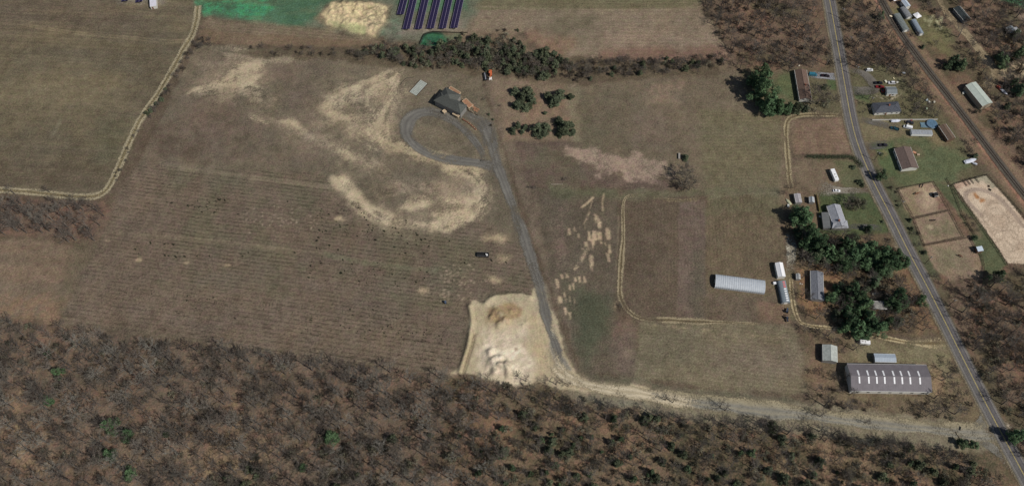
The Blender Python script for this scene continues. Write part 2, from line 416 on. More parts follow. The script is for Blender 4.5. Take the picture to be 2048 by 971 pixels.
for k in range(90):
    a_ = random.uniform(0,1); b_ = random.uniform(0,1)
    x_ = 880+a_*110; y_ = 530+b_*75-a_*5
    blob(x_, y_, random.uniform(1.2,2.6), random.uniform(0.8,1.6), (140,124,102), 0.6, 0.3, 0.7)
for k in range(60):
    x_ = random.gauss(565,38); y_ = random.gauss(440,14)
    blob(x_, y_, random.uniform(0.8,1.8), random.uniform(0.8,1.8), (146,128,110), 0.5, 0.3, 0.7)
for x_, y_, r_ in [(677,437,4),(683,439,4),(846,580,5),(1005,518,10),(975,476,8),(1000,478,8),(278,520,3),(372,525,3),(215,482,3),(455,530,3),(990,560,6)]:
    blob(x_, y_, r_*1.6, r_*0.6, (158,140,108), 0.8, 0.6, 0.8, (-0.3, 0.4))
# --- strip outside the parcel, right of it
paint([(955,130),(1010,130),(1030,280),(1060,370),(1100,380),(1230,640),(1260,745),(1165,745),(1090,540)], (98, 86, 72), 1.5, 1.5)
paint([(970,140),(1150,150),(1170,280),(1050,290),(1010,280)], (112, 96, 77), 3, 3, 0.9)
paint([(1000,180),(1150,200),(1150,280),(1010,270)], (116, 95, 76), 3, 3, 0.7, (0.0, 0.3))
# --- upper-middle fields
UM = [(780,-200),(1395,-200),(1402,20),(1440,60),(1455,105),(1420,125),(1120,120),(1085,100),(1062,68),(930,62),(925,0)]
paint(UM, (116, 102, 83), 1.5, 1.5)
paint([(925,-200),(1395,-200),(1400,10),(1370,17),(1100,19),(925,20)], (100, 94, 68), 1, 1, 0.9)
rows([(1000,-200),(1390,-200),(1392,14),(1100,16)], (1000,10), (1390,8), 2.2, 0.15)
stroke([(950,13),(1100,19),(1240,20),(1370,19),(1398,5)], (122,110,86), 1.2, 0.8, 0.5, 0.7)
paint([(1080,20),(1200,22),(1200,80),(1090,80)], (88, 84, 66), 9, 6, 0.7, (-0.1, 0.4))
paint([(1040,60),(1140,80),(1120,118),(1085,100)], (120, 92, 72), 6, 4, 0.7)
paint([(1200,60),(1420,60),(1450,105),(1190,110)], (130, 112, 94), 8, 5, 0.7, (-0.2, 0.4), n_str)
paint([(1200,98),(1450,95),(1460,125),(1190,122)], (110, 84, 70), 4, 3, 0.8)
rows(UM, (950,60), (1400,60), 3.2, 0.09)
paint([(1270,130),(1470,120),(1480,150),(1250,165)], (104,90,72), 3, 2, 0.7)
# --- between parcel and hoop house: middle field
MF = [(1155,172),(1260,158),(1400,145),(1478,142),(1500,200),(1560,222),(1572,240),(1568,375),(1410,388),(1340,360),(1165,310)]
paint(MF, (100, 89, 72), 1.5, 1.5)
paint([(1155,190),(1260,180),(1330,260),(1340,310),(1160,300)], (82, 78, 60), 10, 6, 0.7, (-0.2, 0.4), n_mid)
paint([(1280,165),(1370,160),(1350,205),(1300,200)], (124, 104, 86), 5, 5, 0.7, (-0.1, 0.35))
paint([(1270,220),(1330,220),(1340,290),(1270,290)], (108, 92, 80), 8, 5, 0.5)
paint([(1400,215),(1570,228),(1568,375),(1405,385)], (98, 92, 68), 4, 2, 0.8)
rows([(1400,215),(1570,228),(1568,375),(1405,385)], (1400,300), (1570,300), 2.4, 0.10)
paint([(1135,172),(1160,170),(1160,290),(1140,285)], (106,100,78), 2, 2, 0.6)
paint([(1028,282),(1160,285),(1180,340),(1340,360),(1340,385),(1060,375)], (90, 76, 66), 2, 3)
paint([(1060,290),(1160,290),(1170,360),(1070,365)], (84, 82, 62), 6, 6, 0.6, (0.0, 0.3), n_mid)
paint([(1140,300),(1190,303),(1260,312),(1335,322),(1340,358),(1280,362),(1215,352),(1165,330)], (140, 120, 104), 3, 6, 0.85, (-0.3, 0.4))
# --- nursery strip with bare patches
NS = [(1068,372),(1235,378),(1238,440),(1232,560),(1225,640),(1272,652),(1275,752),(1166,742),(1100,540)]
paint(NS, (86, 77, 64), 1.5, 1.5)
paint([(1100,372),(1240,376),(1240,392),(1100,400)], (84, 86, 62), 4, 3, 0.7)
paint([(1130,560),(1230,600),(1225,660),(1170,740),(1140,640)], (68, 74, 56), 6, 5, 0.8)
paint([(1110,410),(1135,410),(1130,540),(1112,520)], (112, 94, 84), 3, 4, 0.7, (-0.1, 0.3))
paint([(1225,640),(1272,652),(1268,740),(1230,740)], (96, 82, 72), 3, 3, 0.8)
blob(1257, 656, 19, 12, (102, 80, 64), 2, 2, 0.7); blob(1256, 705, 10, 7, (116, 100, 86), 1, 1, 0.7)
BP = (168, 146, 116)
patches = [(1138,462,6,16),(1149,456,6,12),(1159,455,5,8),(1170,456,6,8),(1158,472,5,9),(1178,470,6,20),(1188,470,7,18),(1199,472,6,14),(1216,467,6,22),(1191,440,5,12),(1199,450,5,9),
 (1115,567,7,18),(1124,553,6,9),(1134,550,6,10),(1151,558,4,8),(1159,558,6,13),(1169,558,6,14),(1140,575,7,14),(1147,573,5,16),(1129,588,5,12),(1120,598,7,14),(1133,600,4,7),(1140,597,6,14),(1149,600,6,16),(1131,622,5,16),(1140,632,7,16),
 (1217,515,5,16),(1181,535,5,12),(1183,520,3,20),(1219,497,3,16),(1172,488,8,10),(1165,497,5,5),(1186,484,4,9),(1202,484,3,5),(1211,488,2,4)]
for (cx, cy, w_, h_) in patches:
    w_ *= 0.9; h_ *= 0.95; sk = -0.5
    paint([(cx-w_/2-1,cy-h_/2),(cx+w_/2-1,cy-h_/2),(cx+w_/2+1,cy+h_/2),(cx-w_/2+1,cy+h_/2)], BP, 0.7, 1.0, random.uniform(0.6,0.9), (-0.6, 0.5))
stroke([(1186,395),(1176,405),(1164,414)], BP, 1.6, 0.6, 0.5, 0.8); stroke([(1208,388),(1204,402),(1206,420)], BP, 1.0, 0.6, 0.5, 0.6, (-0.2,0.3))
stroke([(1184,402),(1179,425),(1166,450)], BP, 1.0, 0.6, 0.5, 0.5, (-0.1,0.3)); stroke([(1176,498),(1165,515),(1150,538)], BP, 1.8, 0.8, 0.6, 0.75, (-0.3,0.3))
stroke([(1190,430),(1200,445)], BP, 2.0, 0.8, 0.6, 0.7, (-0.2,0.3)); stroke([(1186,480),(1184,540)], BP, 0.9, 0.6, 0.5, 0.5, (-0.1,0.3)); stroke([(1237,430),(1236,480),(1232,540)], (116,104,84), 0.8, 0.5, 0.3, 0.6)
blob(1232, 612, 5, 9, (128,112,88), 1, 0.5, 0.8); blob(1236, 616, 5, 6, (60,50,42), 1, 0.5, 0.9)
# --- plots in the middle right
paint([(1252,402),(1360,402),(1356,632),(1300,640),(1262,618),(1250,585)], (88, 76, 62), 1, 1)
paint([(1358,402),(1412,398),(1412,642),(1354,636)], (97, 83, 72), 1, 1)
paint([(1385,500),(1410,500),(1410,640),(1380,636)], (84, 80, 64), 3, 3, 0.6)
paint([(1412,390),(1560,384),(1572,420),(1570,540),(1580,640),(1412,642)], (96, 84, 65), 1, 1)
paint([(1412,392),(1560,386),(1565,430),(1412,430)], (92, 90, 66), 6, 5, 0.6)
paint([(1410,590),(1550,590),(1580,640),(1412,642)], (92, 80, 66), 4, 3, 0.8)
rows([(1412,392),(1560,386),(1568,545),(1412,545)], (1485,390), (1495,545), 2.2, 0.12)
rows([(1252,402),(1412,402),(1412,640),(1262,640)], (1340,402), (1340,640), 2.0, 0.09)
paint([(1240,380),(1560,375),(1560,390),(1240,398)], (92, 90, 68), 2, 2, 0.7)
stroke([(1430,394),(1470,388),(1560,385)], (104,98,76), 1.2, 0.8, 0.4, 0.7)
LF = [(1278,640),(1590,652),(1608,700),(1622,792),(1420,778),(1272,755)]
paint(LF, (106, 97, 76), 2, 2)
paint([(1278,640),(1400,645),(1400,700),(1300,750),(1272,755)], (90, 86, 66), 8, 6, 0.6, (-0.1, 0.4))
paint([(1420,690),(1610,700),(1620,750),(1420,740)], (112, 98, 84), 8, 5, 0.5)
rows(LF, (1280,660), (1600,690), 2.3, 0.16, None, 0.7)
stroke([(1310,650),(1360,655),(1420,660)], (138,122,94), 1.6, 1.0, 1.0, 0.6, (-0.1,0.3)); stroke([(1360,662),(1440,668),(1590,676)], (124,110,86), 1.2, 1, 1, 0.6, (-0.2,0.4))
# --- roadside plots and yards on the left of the road
paint([(1480,140),(1600,140),(1680,160),(1690,225),(1570,225),(1500,200)], (88, 82, 60), 3, 3)
paint([(1560,150),(1590,150),(1590,200),(1540,190)], (72, 86, 52), 4, 3, 0.7)
paint([(1655,160),(1682,160),(1684,182),(1658,180)], (64, 88, 48), 2, 2, 0.7)
paint([(1578,238),(1688,236),(1700,290),(1704,308),(1586,310)], (112, 92, 74), 1, 1)
rows([(1578,238),(1688,236),(1700,290),(1704,308),(1586,310)], (1580,260), (1690,262), 2.4, 0.13)
paint([(1560,230),(1590,235),(1585,410),(1560,400)], (104, 90, 72), 2, 2, 0.8)
paint([(1590,312),(1712,312),(1742,375),(1640,380),(1590,375)], (100, 86, 68), 3, 3)
paint([(1625,318),(1716,318),(1738,372),(1690,380),(1665,330)], (80, 84, 56), 3, 3, 0.8)
paint([(1570,375),(1640,375),(1640,480),(1570,480)], (104, 88, 68), 3, 3, 0.8)
paint([(1636,386),(1738,384),(1762,420),(1782,462),(1700,476),(1640,468)], (70, 80, 50), 1.5, 1.5)
paint([(1690,420),(1740,410),(1760,450),(1700,455)], (86, 82, 56), 4, 4, 0.6, (-0.1, 0.35))
paint([(1570,460),(1640,465),(1800,475),(1885,640),(1880,672),(1720,660),(1600,640),(1590,560)], (92, 78, 58), 3, 3)
paint([(1600,540),(1660,520),(1680,560),(1650,600),(1630,640),(1600,600)], (118, 90, 62), 3, 4, 0.9)
paint([(1800,530),(1835,560),(1880,660),(1840,660),(1800,560)], (112, 88, 64), 2, 3, 0.8)
paint([(1560,540),(1582,540),(1592,640),(1560,640)], (98, 92, 66), 2, 2, 0.6)
paint([(1520,605),(1572,610),(1580,645),(1520,640)], (110, 88, 70), 2, 2, 0.7)
paint([(1600,650),(1720,665),(1800,690),(1900,690),(1960,830),(1950,850),(1620,800)], (98, 86, 66), 3, 3)
paint([(1720,685),(1890,690),(1905,740),(1890,790),(1870,785),(1860,725),(1700,720)], (108, 100, 74), 3, 3)
paint([(1865,730),(1890,735),(1890,790),(1868,788)], (120, 96, 72), 2, 2, 0.7)
paint([(1625,690),(1645,700),(1660,790),(1625,790)], (108, 86, 68), 3, 3, 0.7)
paint([(1590,655),(1660,665),(1690,700),(1640,720),(1600,690)], (88, 74, 58), 3, 3, 0.7)
# --- the right side of the road: yards
paint([(1695,140),(1760,130),(1850,190),(1905,260),(1960,345),(1905,372),(1800,378),(1755,330),(1715,235)], (88, 84, 60), 3, 3)
paint([(1695,170),(1745,180),(1740,205),(1705,200)], (72, 88, 54), 2, 2, 0.8)
paint([(1716,236),(1800,240),(1830,275),(1730,285)], (106, 96, 70), 2, 3, 0.8)
paint([(1745,290),(1785,285),(1800,350),(1775,355)], (74, 88, 54), 2, 2, 0.9)
paint([(1790,280),(1880,280),(1940,330),(1900,365),(1800,372),(1780,350),(1830,340),(1840,300)], (78, 88, 58), 3, 4, 0.8)
paint([(1860,262),(1885,262),(1900,290),(1865,300)], (112, 96, 70), 3, 3, 0.7)
blob(1764, 307, 8, 5, (112,100,66), 1, 1, 0.7)
paint([(1745,330),(1795,378),(1850,490),(1880,560),(1850,545),(1790,430)], (74, 76, 54), 2, 2)
paint([(1796,380),(1866,364),(1878,385),(1898,420),(1826,436),(1808,412)], (134, 114, 93), 0.8, 0.6)
paint([(1796,385),(1830,378),(1840,430),(1822,430)], (110, 100, 72), 4, 4, 0.7, (-0.1, 0.3))
paint([(1845,385),(1870,385),(1880,410),(1850,420)], (158, 138, 112), 3, 4, 0.7, (-0.1, 0.4)); paint([(1872,395),(1885,395),(1897,418),(1875,420)], (112,84,70), 2, 2, 0.8)
paint([(1826,438),(1897,421),(1912,445),(1926,474),(1848,490)], (122, 104, 84), 0.8, 0.6)
paint([(1840,450),(1900,440),(1905,470),(1850,480)], (88, 94, 64), 4, 4, 0.7, (-0.2, 0.3)); blob(1860, 453, 5, 3, (168,150,120), 1, .5, .8)
paint([(1848,491),(1940,474),(1962,510),(1968,555),(1900,560),(1870,535)], (122, 104, 84), 1, 1)
paint([(1870,495),(1930,500),(1940,545),(1890,540)], (92, 94, 70), 4, 4, 0.6, (-0.2, 0.3))
paint([(1866,364),(1905,370),(1925,400),(1965,450),(2016,526),(1990,552),(1968,540),(1945,475),(1910,415)], (78, 84, 58), 1, 1)
paint([(1925,425),(1950,445),(1960,470),(1935,465)], (98, 80, 64), 3, 3, 0.7)
# --- railway corridor
stroke([(1715,-80),(1745,-20),(1775,35),(1820,95),(1870,160),(1930,240),(1985,310),(2060,400),(2150,510)], (112, 92, 72), 17, 2, 2, 0.9)
stroke([(1735,-40),(1790,58),(1840,125),(1890,190),(1945,262),(2005,342),(2070,430)], (134, 98, 78), 5, 1.2, 1.0, 0.9)
# --- far top right
paint([(1775,15),(1850,25),(1905,60),(1900,110),(1840,80)], (96, 94, 60), 3, 3, 0.8)
for k in range(16): blob(random.uniform(1850,1885), random.uniform(32,60), random.uniform(1.5,3), random.uniform(3,5), (150,146,110), 0.8, 0.5, 0.6, None, random.uniform(-.6,.6))
paint([(1985,140),(2010,128),(2200,110),(2200,160),(2010,158)], (150, 134, 106), 2, 2)
paint([(1985,-100),(2300,-100),(2300,10),(2048,12),(2000,3)], (54, 108, 74), 3, 3)
paint([(2030,20),(2070,30),(2060,45),(2036,40)], (138, 116, 100), 2, 2, 0.8)
paint([(2000,80),(2060,90),(2080,120),(2020,110)], (122, 92, 72), 4, 4, 0.7)
# --- newly seeded ground of the solar field (top)
GR = (60, 96, 70)
SOL = [(390,-300),(1010,-300),(960,0),(930,62),(845,88),(640,60),(560,60),(520,48),(445,40),(392,14)]
paint(SOL, (92, 96, 78), 4, 4)
paint([(385,-200),(700,-200),(660,0),(640,30),(600,60),(520,52),(440,36),(392,14)], GR, 5, 4, 0.95, (-0.6, 0.4))
paint([(395,-100),(540,-100),(540,20),(500,40),(400,15)], (40, 130, 84), 6, 6, 0.9, (-0.15, 0.4), n_mid*.6+n_sm*.8)
paint([(385,-200),(640,-200),(640,60),(400,40)], (84, 96, 68), 5, 4, 0.6, (0.1, 0.3), n_str)
paint([(420,36),(640,58),(700,75),(840,88),(700,92),(430,82),(405,50)], (112, 98, 78), 3, 2, 0.9)
rows([(420,36),(640,58),(830,80),(840,90),(430,84),(405,55)], (430,50), (700,72), 2.6, 0.22, None, 0.3)
paint([(400,60),(840,92),(840,98),(400,86)], (106, 88, 68), 1.5, 1.5, 0.8)
paint([(780,-100),(940,-100),(935,20),(800,20)], (62, 106, 76), 4, 4, 0.8)
paint([(780,40),(815,60),(850,85),(770,78)], (104, 100, 84), 4, 3, 0.7)
paint([(800,50),(930,40),(925,66),(800,68)], (128, 116, 104), 4, 3, 0.7)
paint([(760,40),(800,35),(800,75),(760,75)], (80, 106, 84), 3, 3, 0.7, (-0.2,0.4))
paint([(632,38),(650,14),(680,3),(740,2),(782,12),(784,30),(765,60),(752,78),(715,70),(660,56)], (124, 110, 84), 3, 2, 0.9)
paint([(645,30),(665,8),(740,4),(780,16),(765,50),(748,72),(715,62),(655,48)], (184, 166, 124), 1.5, 2, 0.95, (-0.3, 0.35))
paint([(660,45),(735,55),(730,68),(680,58)], (140, 146, 96), 2, 2, 0.8, (-0.3, 0.4)); blob(738, 18, 7, 3.5, (130,112,76), 1, 1, 0.7)
# detention basin
paint([(838,90),(848,68),(865,64),(930,66),(905,80),(880,92),(850,93)], (34, 92, 62), 1, 1, 0.95)
stroke([(838,90),(848,68),(866,64),(905,68)], (24, 46, 38), 2.0, 0.8, 0.5, 0.9)
paint([(845,72),(880,70),(870,88),(845,90)], (28, 66, 50), 2, 2, 0.8, (-0.1, 0.3))
paint([(880,60),(960,60),(1040,70),(1090,110),(1000,112),(900,90)], (112, 96, 76), 3, 3, 0.6)
# top left: another array in the distance
paint([(200,-60),(340,-60),(325,6),(240,6)], (112, 106, 96), 4, 2, 0.8)
# --- hedgerow ground
paint([(480,100),(700,96),(860,92),(1100,110),(1290,125),(1440,118),(1440,150),(1150,165),(980,150),(700,125),(480,112)], (84, 74, 58), 2, 3, 0.9)
# --- the access lane verge and the clearing south of the pit
paint([(1140,748),(1300,765),(1600,800),(1960,850),(2000,880),(1965,905),(1900,900),(1600,868),(1350,835),(1180,805),(1130,785)], (112, 104, 84), 2, 2)
paint([(1180,795),(1290,800),(1300,815),(1200,812)], (112, 108, 92), 2, 2, 0.8)
paint([(1900,790),(1960,830),(1990,850),(1960,850)], (96,84,62), 2, 2, 0.8)
paint([(1166,742),(1400,778),(1620,800),(1620,808),(1380,790),(1180,762)], (84,80,64), 1.5, 1.5, 0.8)

# --- the sand pit
PIT = [(936,610),(950,600),(968,606),(972,598),(990,588),(1030,586),(1062,592),(1070,570),(1090,570),(1098,612),(1118,660),(1135,715),(1150,748),(1180,762),(1300,775),(1300,790),(1180,782),(1125,778),(1080,765),(1010,765),(905,745),(925,725),(934,690),(940,650)]
paint(PIT, (124, 110, 88), 3.5, 2.5, .8)
paint(PIT, (160, 146, 116), 1.0, 1.8)
paint([(960,668),(1000,655),(1050,660),(1062,700),(1075,745),(1040,762),(960,755),(950,720)], (190, 174, 148), 5, 4, 0.85)
paint([(975,690),(1040,680),(1058,720),(1060,750),(985,758),(965,730)], (212, 198, 174), 5, 4, 0.8, (-0.2, 0.4))
paint([(975,612),(1030,603),(1040,625),(1015,650),(995,655),(975,640)], (138, 112, 76), 2, 3, 0.8, (-0.25, 0.35))
paint([(970,604),(990,590),(1040,588),(1060,594),(1060,604),(1000,602),(975,612)], (140, 132, 108), 1.5, 2, 0.8, (-0.3, 0.4))
paint([(1060,625),(1085,630),(1090,680),(1085,730),(1060,700)], (166, 148, 112), 3, 3, 0.7)
paint([(1098,660),(1108,665),(1132,720),(1140,738),(1115,735),(1102,700)], (118, 116, 108), 1.2, 1.2, 0.9)
paint([(1075,570),(1092,570),(1102,625),(1085,640),(1068,625)], (138, 130, 112), 3, 2, 0.8)
rows([(1062,625),(1098,640),(1110,740),(1062,735)], (1075,630), (1088,740), 1.9, 0.10, None, 0.2)
paint([(945,662),(950,662),(940,700),(925,745),(918,745),(932,700)], (150, 136, 104), 0.8, 0.5, 0.9)
stroke([(948,668),(943,690),(935,715),(926,745)], (70, 60, 44), 0.9, 0.5, 0.3, 0.8)
blob(1032, 697, 3, 2.5, (120,96,70), 0.8, 0.5, 0.8)

paint([(975,660),(1058,668),(1070,745),(1000,760),(955,745)], (150, 136, 110), 3, 3, 0.5, (0.05, 0.25), fbm(X+Y*.6, (Y-X*.6)*3.2, 6, 3, 81))
paint([(945,610),(975,612),(975,660),(950,740),(935,738),(945,670)], (150, 138, 108), 2, 2, 0.6, (-0.1, 0.3), fbm(X*3, Y*.5, 5, 3, 82))
# global mottling (leaf litter, clods, weeds)
qt = 1-0.6*inside(X, Y, PL(PIT)); C *= (1 + (0.16*n_mid + 0.24*n_sm + 0.17*n_px)*qt)[..., None]
C[..., 0] *= 1 + 0.05*n_pat; C[..., 2] *= 1 - 0.08*n_pat
L_ = (C*[0.3,0.6,0.1]).sum(-1, keepdims=True); C = (L_ + (C-L_)*0.80)*np.array([1.10, 1.075, 1.03])
C = np.clip(C, 0.004, 0.8)

# relief
Z = np.zeros(X.shape)
core = sstep(-420, -380, X)*sstep(420, 380, X)
Z += core*0.10*n_sm*(np.abs(X) < 410)
mounds = [(985,722,7,3.6),(979,705,5,2.4),(1003,735,6,3.4),(1000,716,5,2.6),(1018,748,5,2.4),(1014,728,5,2.2),(1028,738,6,1.8),(992,745,5,2.4),(1005,633,6,2.2),(992,624,5,2.0),(1014,642,4,1.6),(985,634,4,1.8),(1022,622,4,1.4),(1046,650,3,1.5),(1052,645,3,1.3),(998,648,3,1.3)]
for (mx, my, r, h) in mounds:
    p = P(mx, my); d = np.hypot(X-p.x, (Y-p.y)*1.0) + n_edge*2.2
    Z += h*np.exp(-(np.clip(d, 0, None)/(r*0.42))**2*0.7)
pp = smooth_line(PL([(938,612),(945,640),(940,668),(933,700),(920,742)]), 4)
d = seg_dist(X, Y, pp); Z += 1.5*np.exp(-(d/1.4)**2)
pp = smooth_line(PL([(972,606),(988,592),(1030,588),(1060,594)]), 4)
d = seg_dist(X, Y, pp); Z += 2.4*np.exp(-(d/1.7)**2)*(0.7+0.6*n_mid)
pp = smooth_line(PL([(949,668),(944,690),(936,715),(927,745)]), 4)
d = seg_dist(X, Y, pp); Z -= 1.0*np.exp(-(d/0.8)**2)
pitp = PL(PIT); mk = inside(X, Y, pitp)
Z += mk*(0.22*n_sm + 0.08*np.sin((X*0.8+Y*0.5+n_mid*6)*1.6))*sstep(0, 4, seg_dist(X, Y, pitp, True))*0.8
# tan heap north
for (mx, my, r, h) in [(670,25,9,1.6),(700,18,9,1.8),(735,15,8,1.5),(765,30,7,1.4),(690,40,8,1.2),(725,45,8,1.1),(750,58,6,1.2)]:
    p = P(mx, my); d = np.hypot(X-p.x, Y-p.y) + n_edge*3; Z += h*np.exp(-(d/r)**2)*(0.8+0.9*n_sm)
bpn = P(880, 78); Z -= 1.6*np.exp(-(((X-bpn.x)/9)**2+((Y-bpn.y)/5)**2)**2)
Z[np.hypot(X, Y-280) > 900] = 0

NYg, NXg = X.shape
co = np.stack([X, Y, Z], -1).reshape(-1, 3).astype(np.float32)
idx = np.arange(NYg*NXg).reshape(NYg, NXg)
q = np.stack([idx[:-1, :-1], idx[:-1, 1:], idx[1:, 1:], idx[1:, :-1]], -1).reshape(-1, 4)
me = bpy.data.meshes.new('ground')
me.vertices.add(len(co)); me.vertices.foreach_set('co', co.ravel())
me.loops.add(q.size); me.loops.foreach_set('vertex_index', q.ravel().astype(np.int32))
me.polygons.add(len(q)); me.polygons.foreach_set('loop_start', np.arange(0, q.size, 4, dtype=np.int32))
me.polygons.foreach_set('loop_total', np.full(len(q), 4, np.int32))
me.update(calc_edges=True)
me.polygons.foreach_set('use_smooth', np.ones(len(q), bool))
ca = me.color_attributes.new('Col', 'FLOAT_COLOR', 'POINT')
ca.data.foreach_set('color', np.concatenate([C, np.ones(C.shape[:2]+(1,))], -1).reshape(-1).astype(np.float32))
gm = bpy.data.materials.new('soil_and_grass'); gm.use_nodes = True; nt = gm.node_tree; b = nt.nodes['Principled BSDF']
at = N(nt, 'ShaderNodeAttribute'); at.attribute_name = 'Col'
tc = N(nt, 'ShaderNodeTexCoord')
na = N(nt, 'ShaderNodeTexNoise'); na.inputs['Scale'].default_value = 1.1; na.inputs['Detail'].default_value = 5; na.inputs['Roughness'].default_value = 0.75
nt.links.new(tc.outputs['Object'], na.inputs[0])
mr = N(nt, 'ShaderNodeMapRange'); mr.inputs['From Min'].default_value = 0.3; mr.inputs['From Max'].default_value = 0.7
mr.inputs['To Min'].default_value = 0.5; mr.inputs['To Max'].default_value = 1.5
nt.links.new(na.outputs['Fac'], mr.inputs[0])
hn = N(nt, 'ShaderNodeTexNoise'); hn.inputs['Scale'].default_value = 0.35; hn.inputs['Detail'].default_value = 4
nt.links.new(tc.outputs['Object'], hn.inputs[0])
hm = N(nt, 'ShaderNodeMapRange'); hm.inputs['From Min'].default_value = 0.3; hm.inputs['From Max'].default_value = 0.7
hm.inputs['To Min'].default_value = 0.48; hm.inputs['To Max'].default_value = 0.52
nt.links.new(hn.outputs['Fac'], hm.inputs[0])
sp = N(nt, 'ShaderNodeSeparateColor'); nt.links.new(at.outputs['Color'], sp.inputs[0])
mq = N(nt, 'ShaderNodeMapRange'); mq.inputs['From Min'].default_value = 0.15; mq.inputs['From Max'].default_value = 0.5; mq.inputs['To Min'].default_value = 1.0; mq.inputs['To Max'].default_value = 0.4; nt.links.new(sp.outputs[0], mq.inputs[0])
m_a = N(nt, 'ShaderNodeMath', operation='SUBTRACT'); m_a.inputs[1].default_value = 1.0; nt.links.new(mr.outputs[0], m_a.inputs[0])
m_b = N(nt, 'ShaderNodeMath', operation='MULTIPLY_ADD'); nt.links.new(m_a.outputs[0], m_b.inputs[0]); nt.links.new(mq.outputs[0], m_b.inputs[1]); m_b.inputs[2].default_value = 1.0
hs = N(nt, 'ShaderNodeHueSaturation'); nt.links.new(hm.outputs[0], hs.inputs['Hue']); nt.links.new(m_b.outputs[0], hs.inputs['Value']); nt.links.new(at.outputs['Color'], hs.inputs['Color'])
nt.links.new(hs.outputs[0], b.inputs['Base Color']); b.inputs['Roughness'].default_value = 1; b.inputs['Specular IOR Level'].default_value = 0.05
bp = N(nt, 'ShaderNodeBump'); bp.inputs['Strength'].default_value = 0.5; bp.inputs['Distance'].default_value = 0.35
nt.links.new(na.outputs['Fac'], bp.inputs['Height']); nt.links.new(bp.outputs[0], b.inputs['Normal'])
me.materials.append(gm)
g = bpy.data.objects.new('ground', me); COL.objects.link(g); tag(g, kind='structure')
def gz(x, y):
    i = min(max(np.searchsorted(GX, x), 1), NXg-1); j = min(max(np.searchsorted(GY, y), 1), NYg-1)
    return float(max(Z[j, i], Z[j-1, i], Z[j, i-1], Z[j-1, i-1]))

# ---------------------------------------------------------------- roads and tracks: strips with a cross profile
def stripmat(name, noise=0.25, rough=0.95, grit=3.0):
    if name in _m: return _m[name]
    m = bpy.data.materials.new(name); m.use_nodes = True; nt = m.node_tree; b = nt.nodes['Principled BSDF']
    at = N(nt, 'ShaderNodeAttribute'); at.attribute_name = 'Col'
    tc = N(nt, 'ShaderNodeTexCoord'); nz = N(nt, 'ShaderNodeTexNoise'); nz.inputs['Scale'].default_value = grit*0.4
    nz.inputs['Detail'].default_value = 5; nz.inputs['Roughness'].default_value = 0.7; nt.links.new(tc.outputs['Object'], nz.inputs[0])
    mr = N(nt, 'ShaderNodeMapRange'); mr.inputs['From Min'].default_value = 0.3; mr.inputs['From Max'].default_value = 0.7
    mr.inputs['To Min'].default_value = 1-noise; mr.inputs['To Max'].default_value = 1+noise; nt.links.new(nz.outputs['Fac'], mr.inputs[0])
    vm = N(nt, 'ShaderNodeVectorMath', operation='SCALE'); nt.links.new(at.outputs['Color'], vm.inputs[0])
    nl = N(nt, 'ShaderNodeTexNoise'); nl.inputs['Scale'].default_value = 0.12; nl.inputs['Detail'].default_value = 7; nl.inputs['Roughness'].default_value = 0.7; nt.links.new(tc.outputs['Object'], nl.inputs[0])
    ml = N(nt, 'ShaderNodeMapRange'); ml.inputs['From Min'].default_value = 0.35; ml.inputs['From Max'].default_value = 0.65; ml.inputs['To Min'].default_value = 0.86; ml.inputs['To Max'].default_value = 1.12; nt.links.new(nl.outputs['Fac'], ml.inputs[0])
    mc = N(nt, 'ShaderNodeMath', operation='MULTIPLY'); nt.links.new(mr.outputs[0], mc.inputs[0]); nt.links.new(ml.outputs[0], mc.inputs[1]); nt.links.new(mc.outputs[0], vm.inputs['Scale'])
    nt.links.new(vm.outputs[0], b.inputs['Base Color']); b.inputs['Roughness'].default_value = rough; b.inputs['Specular IOR Level'].default_value = 0.15
    s = N(nt, 'ShaderNodeMath', operation='SUBTRACT'); ad = N(nt, 'ShaderNodeMath', operation='MULTIPLY_ADD')
    nt.links.new(nz.outputs['Fac'], s.inputs[0]); s.inputs[1].default_value = 0.5
    nt.links.new(s.outputs[0], ad.inputs[0]); ad.inputs[1].default_value = 3.2; nt.links.new(at.outputs['Alpha'], ad.inputs[2])
    m2 = N(nt, 'ShaderNodeMapRange'); m2.inputs['From Min'].default_value = 0.1; m2.inputs['From Max'].default_value = 0.95; nt.links.new(ad.outputs[0], m2.inputs[0])
    nt.links.new(m2.outputs[0], b.inputs['Alpha'])
    _m[name] = m
    return m
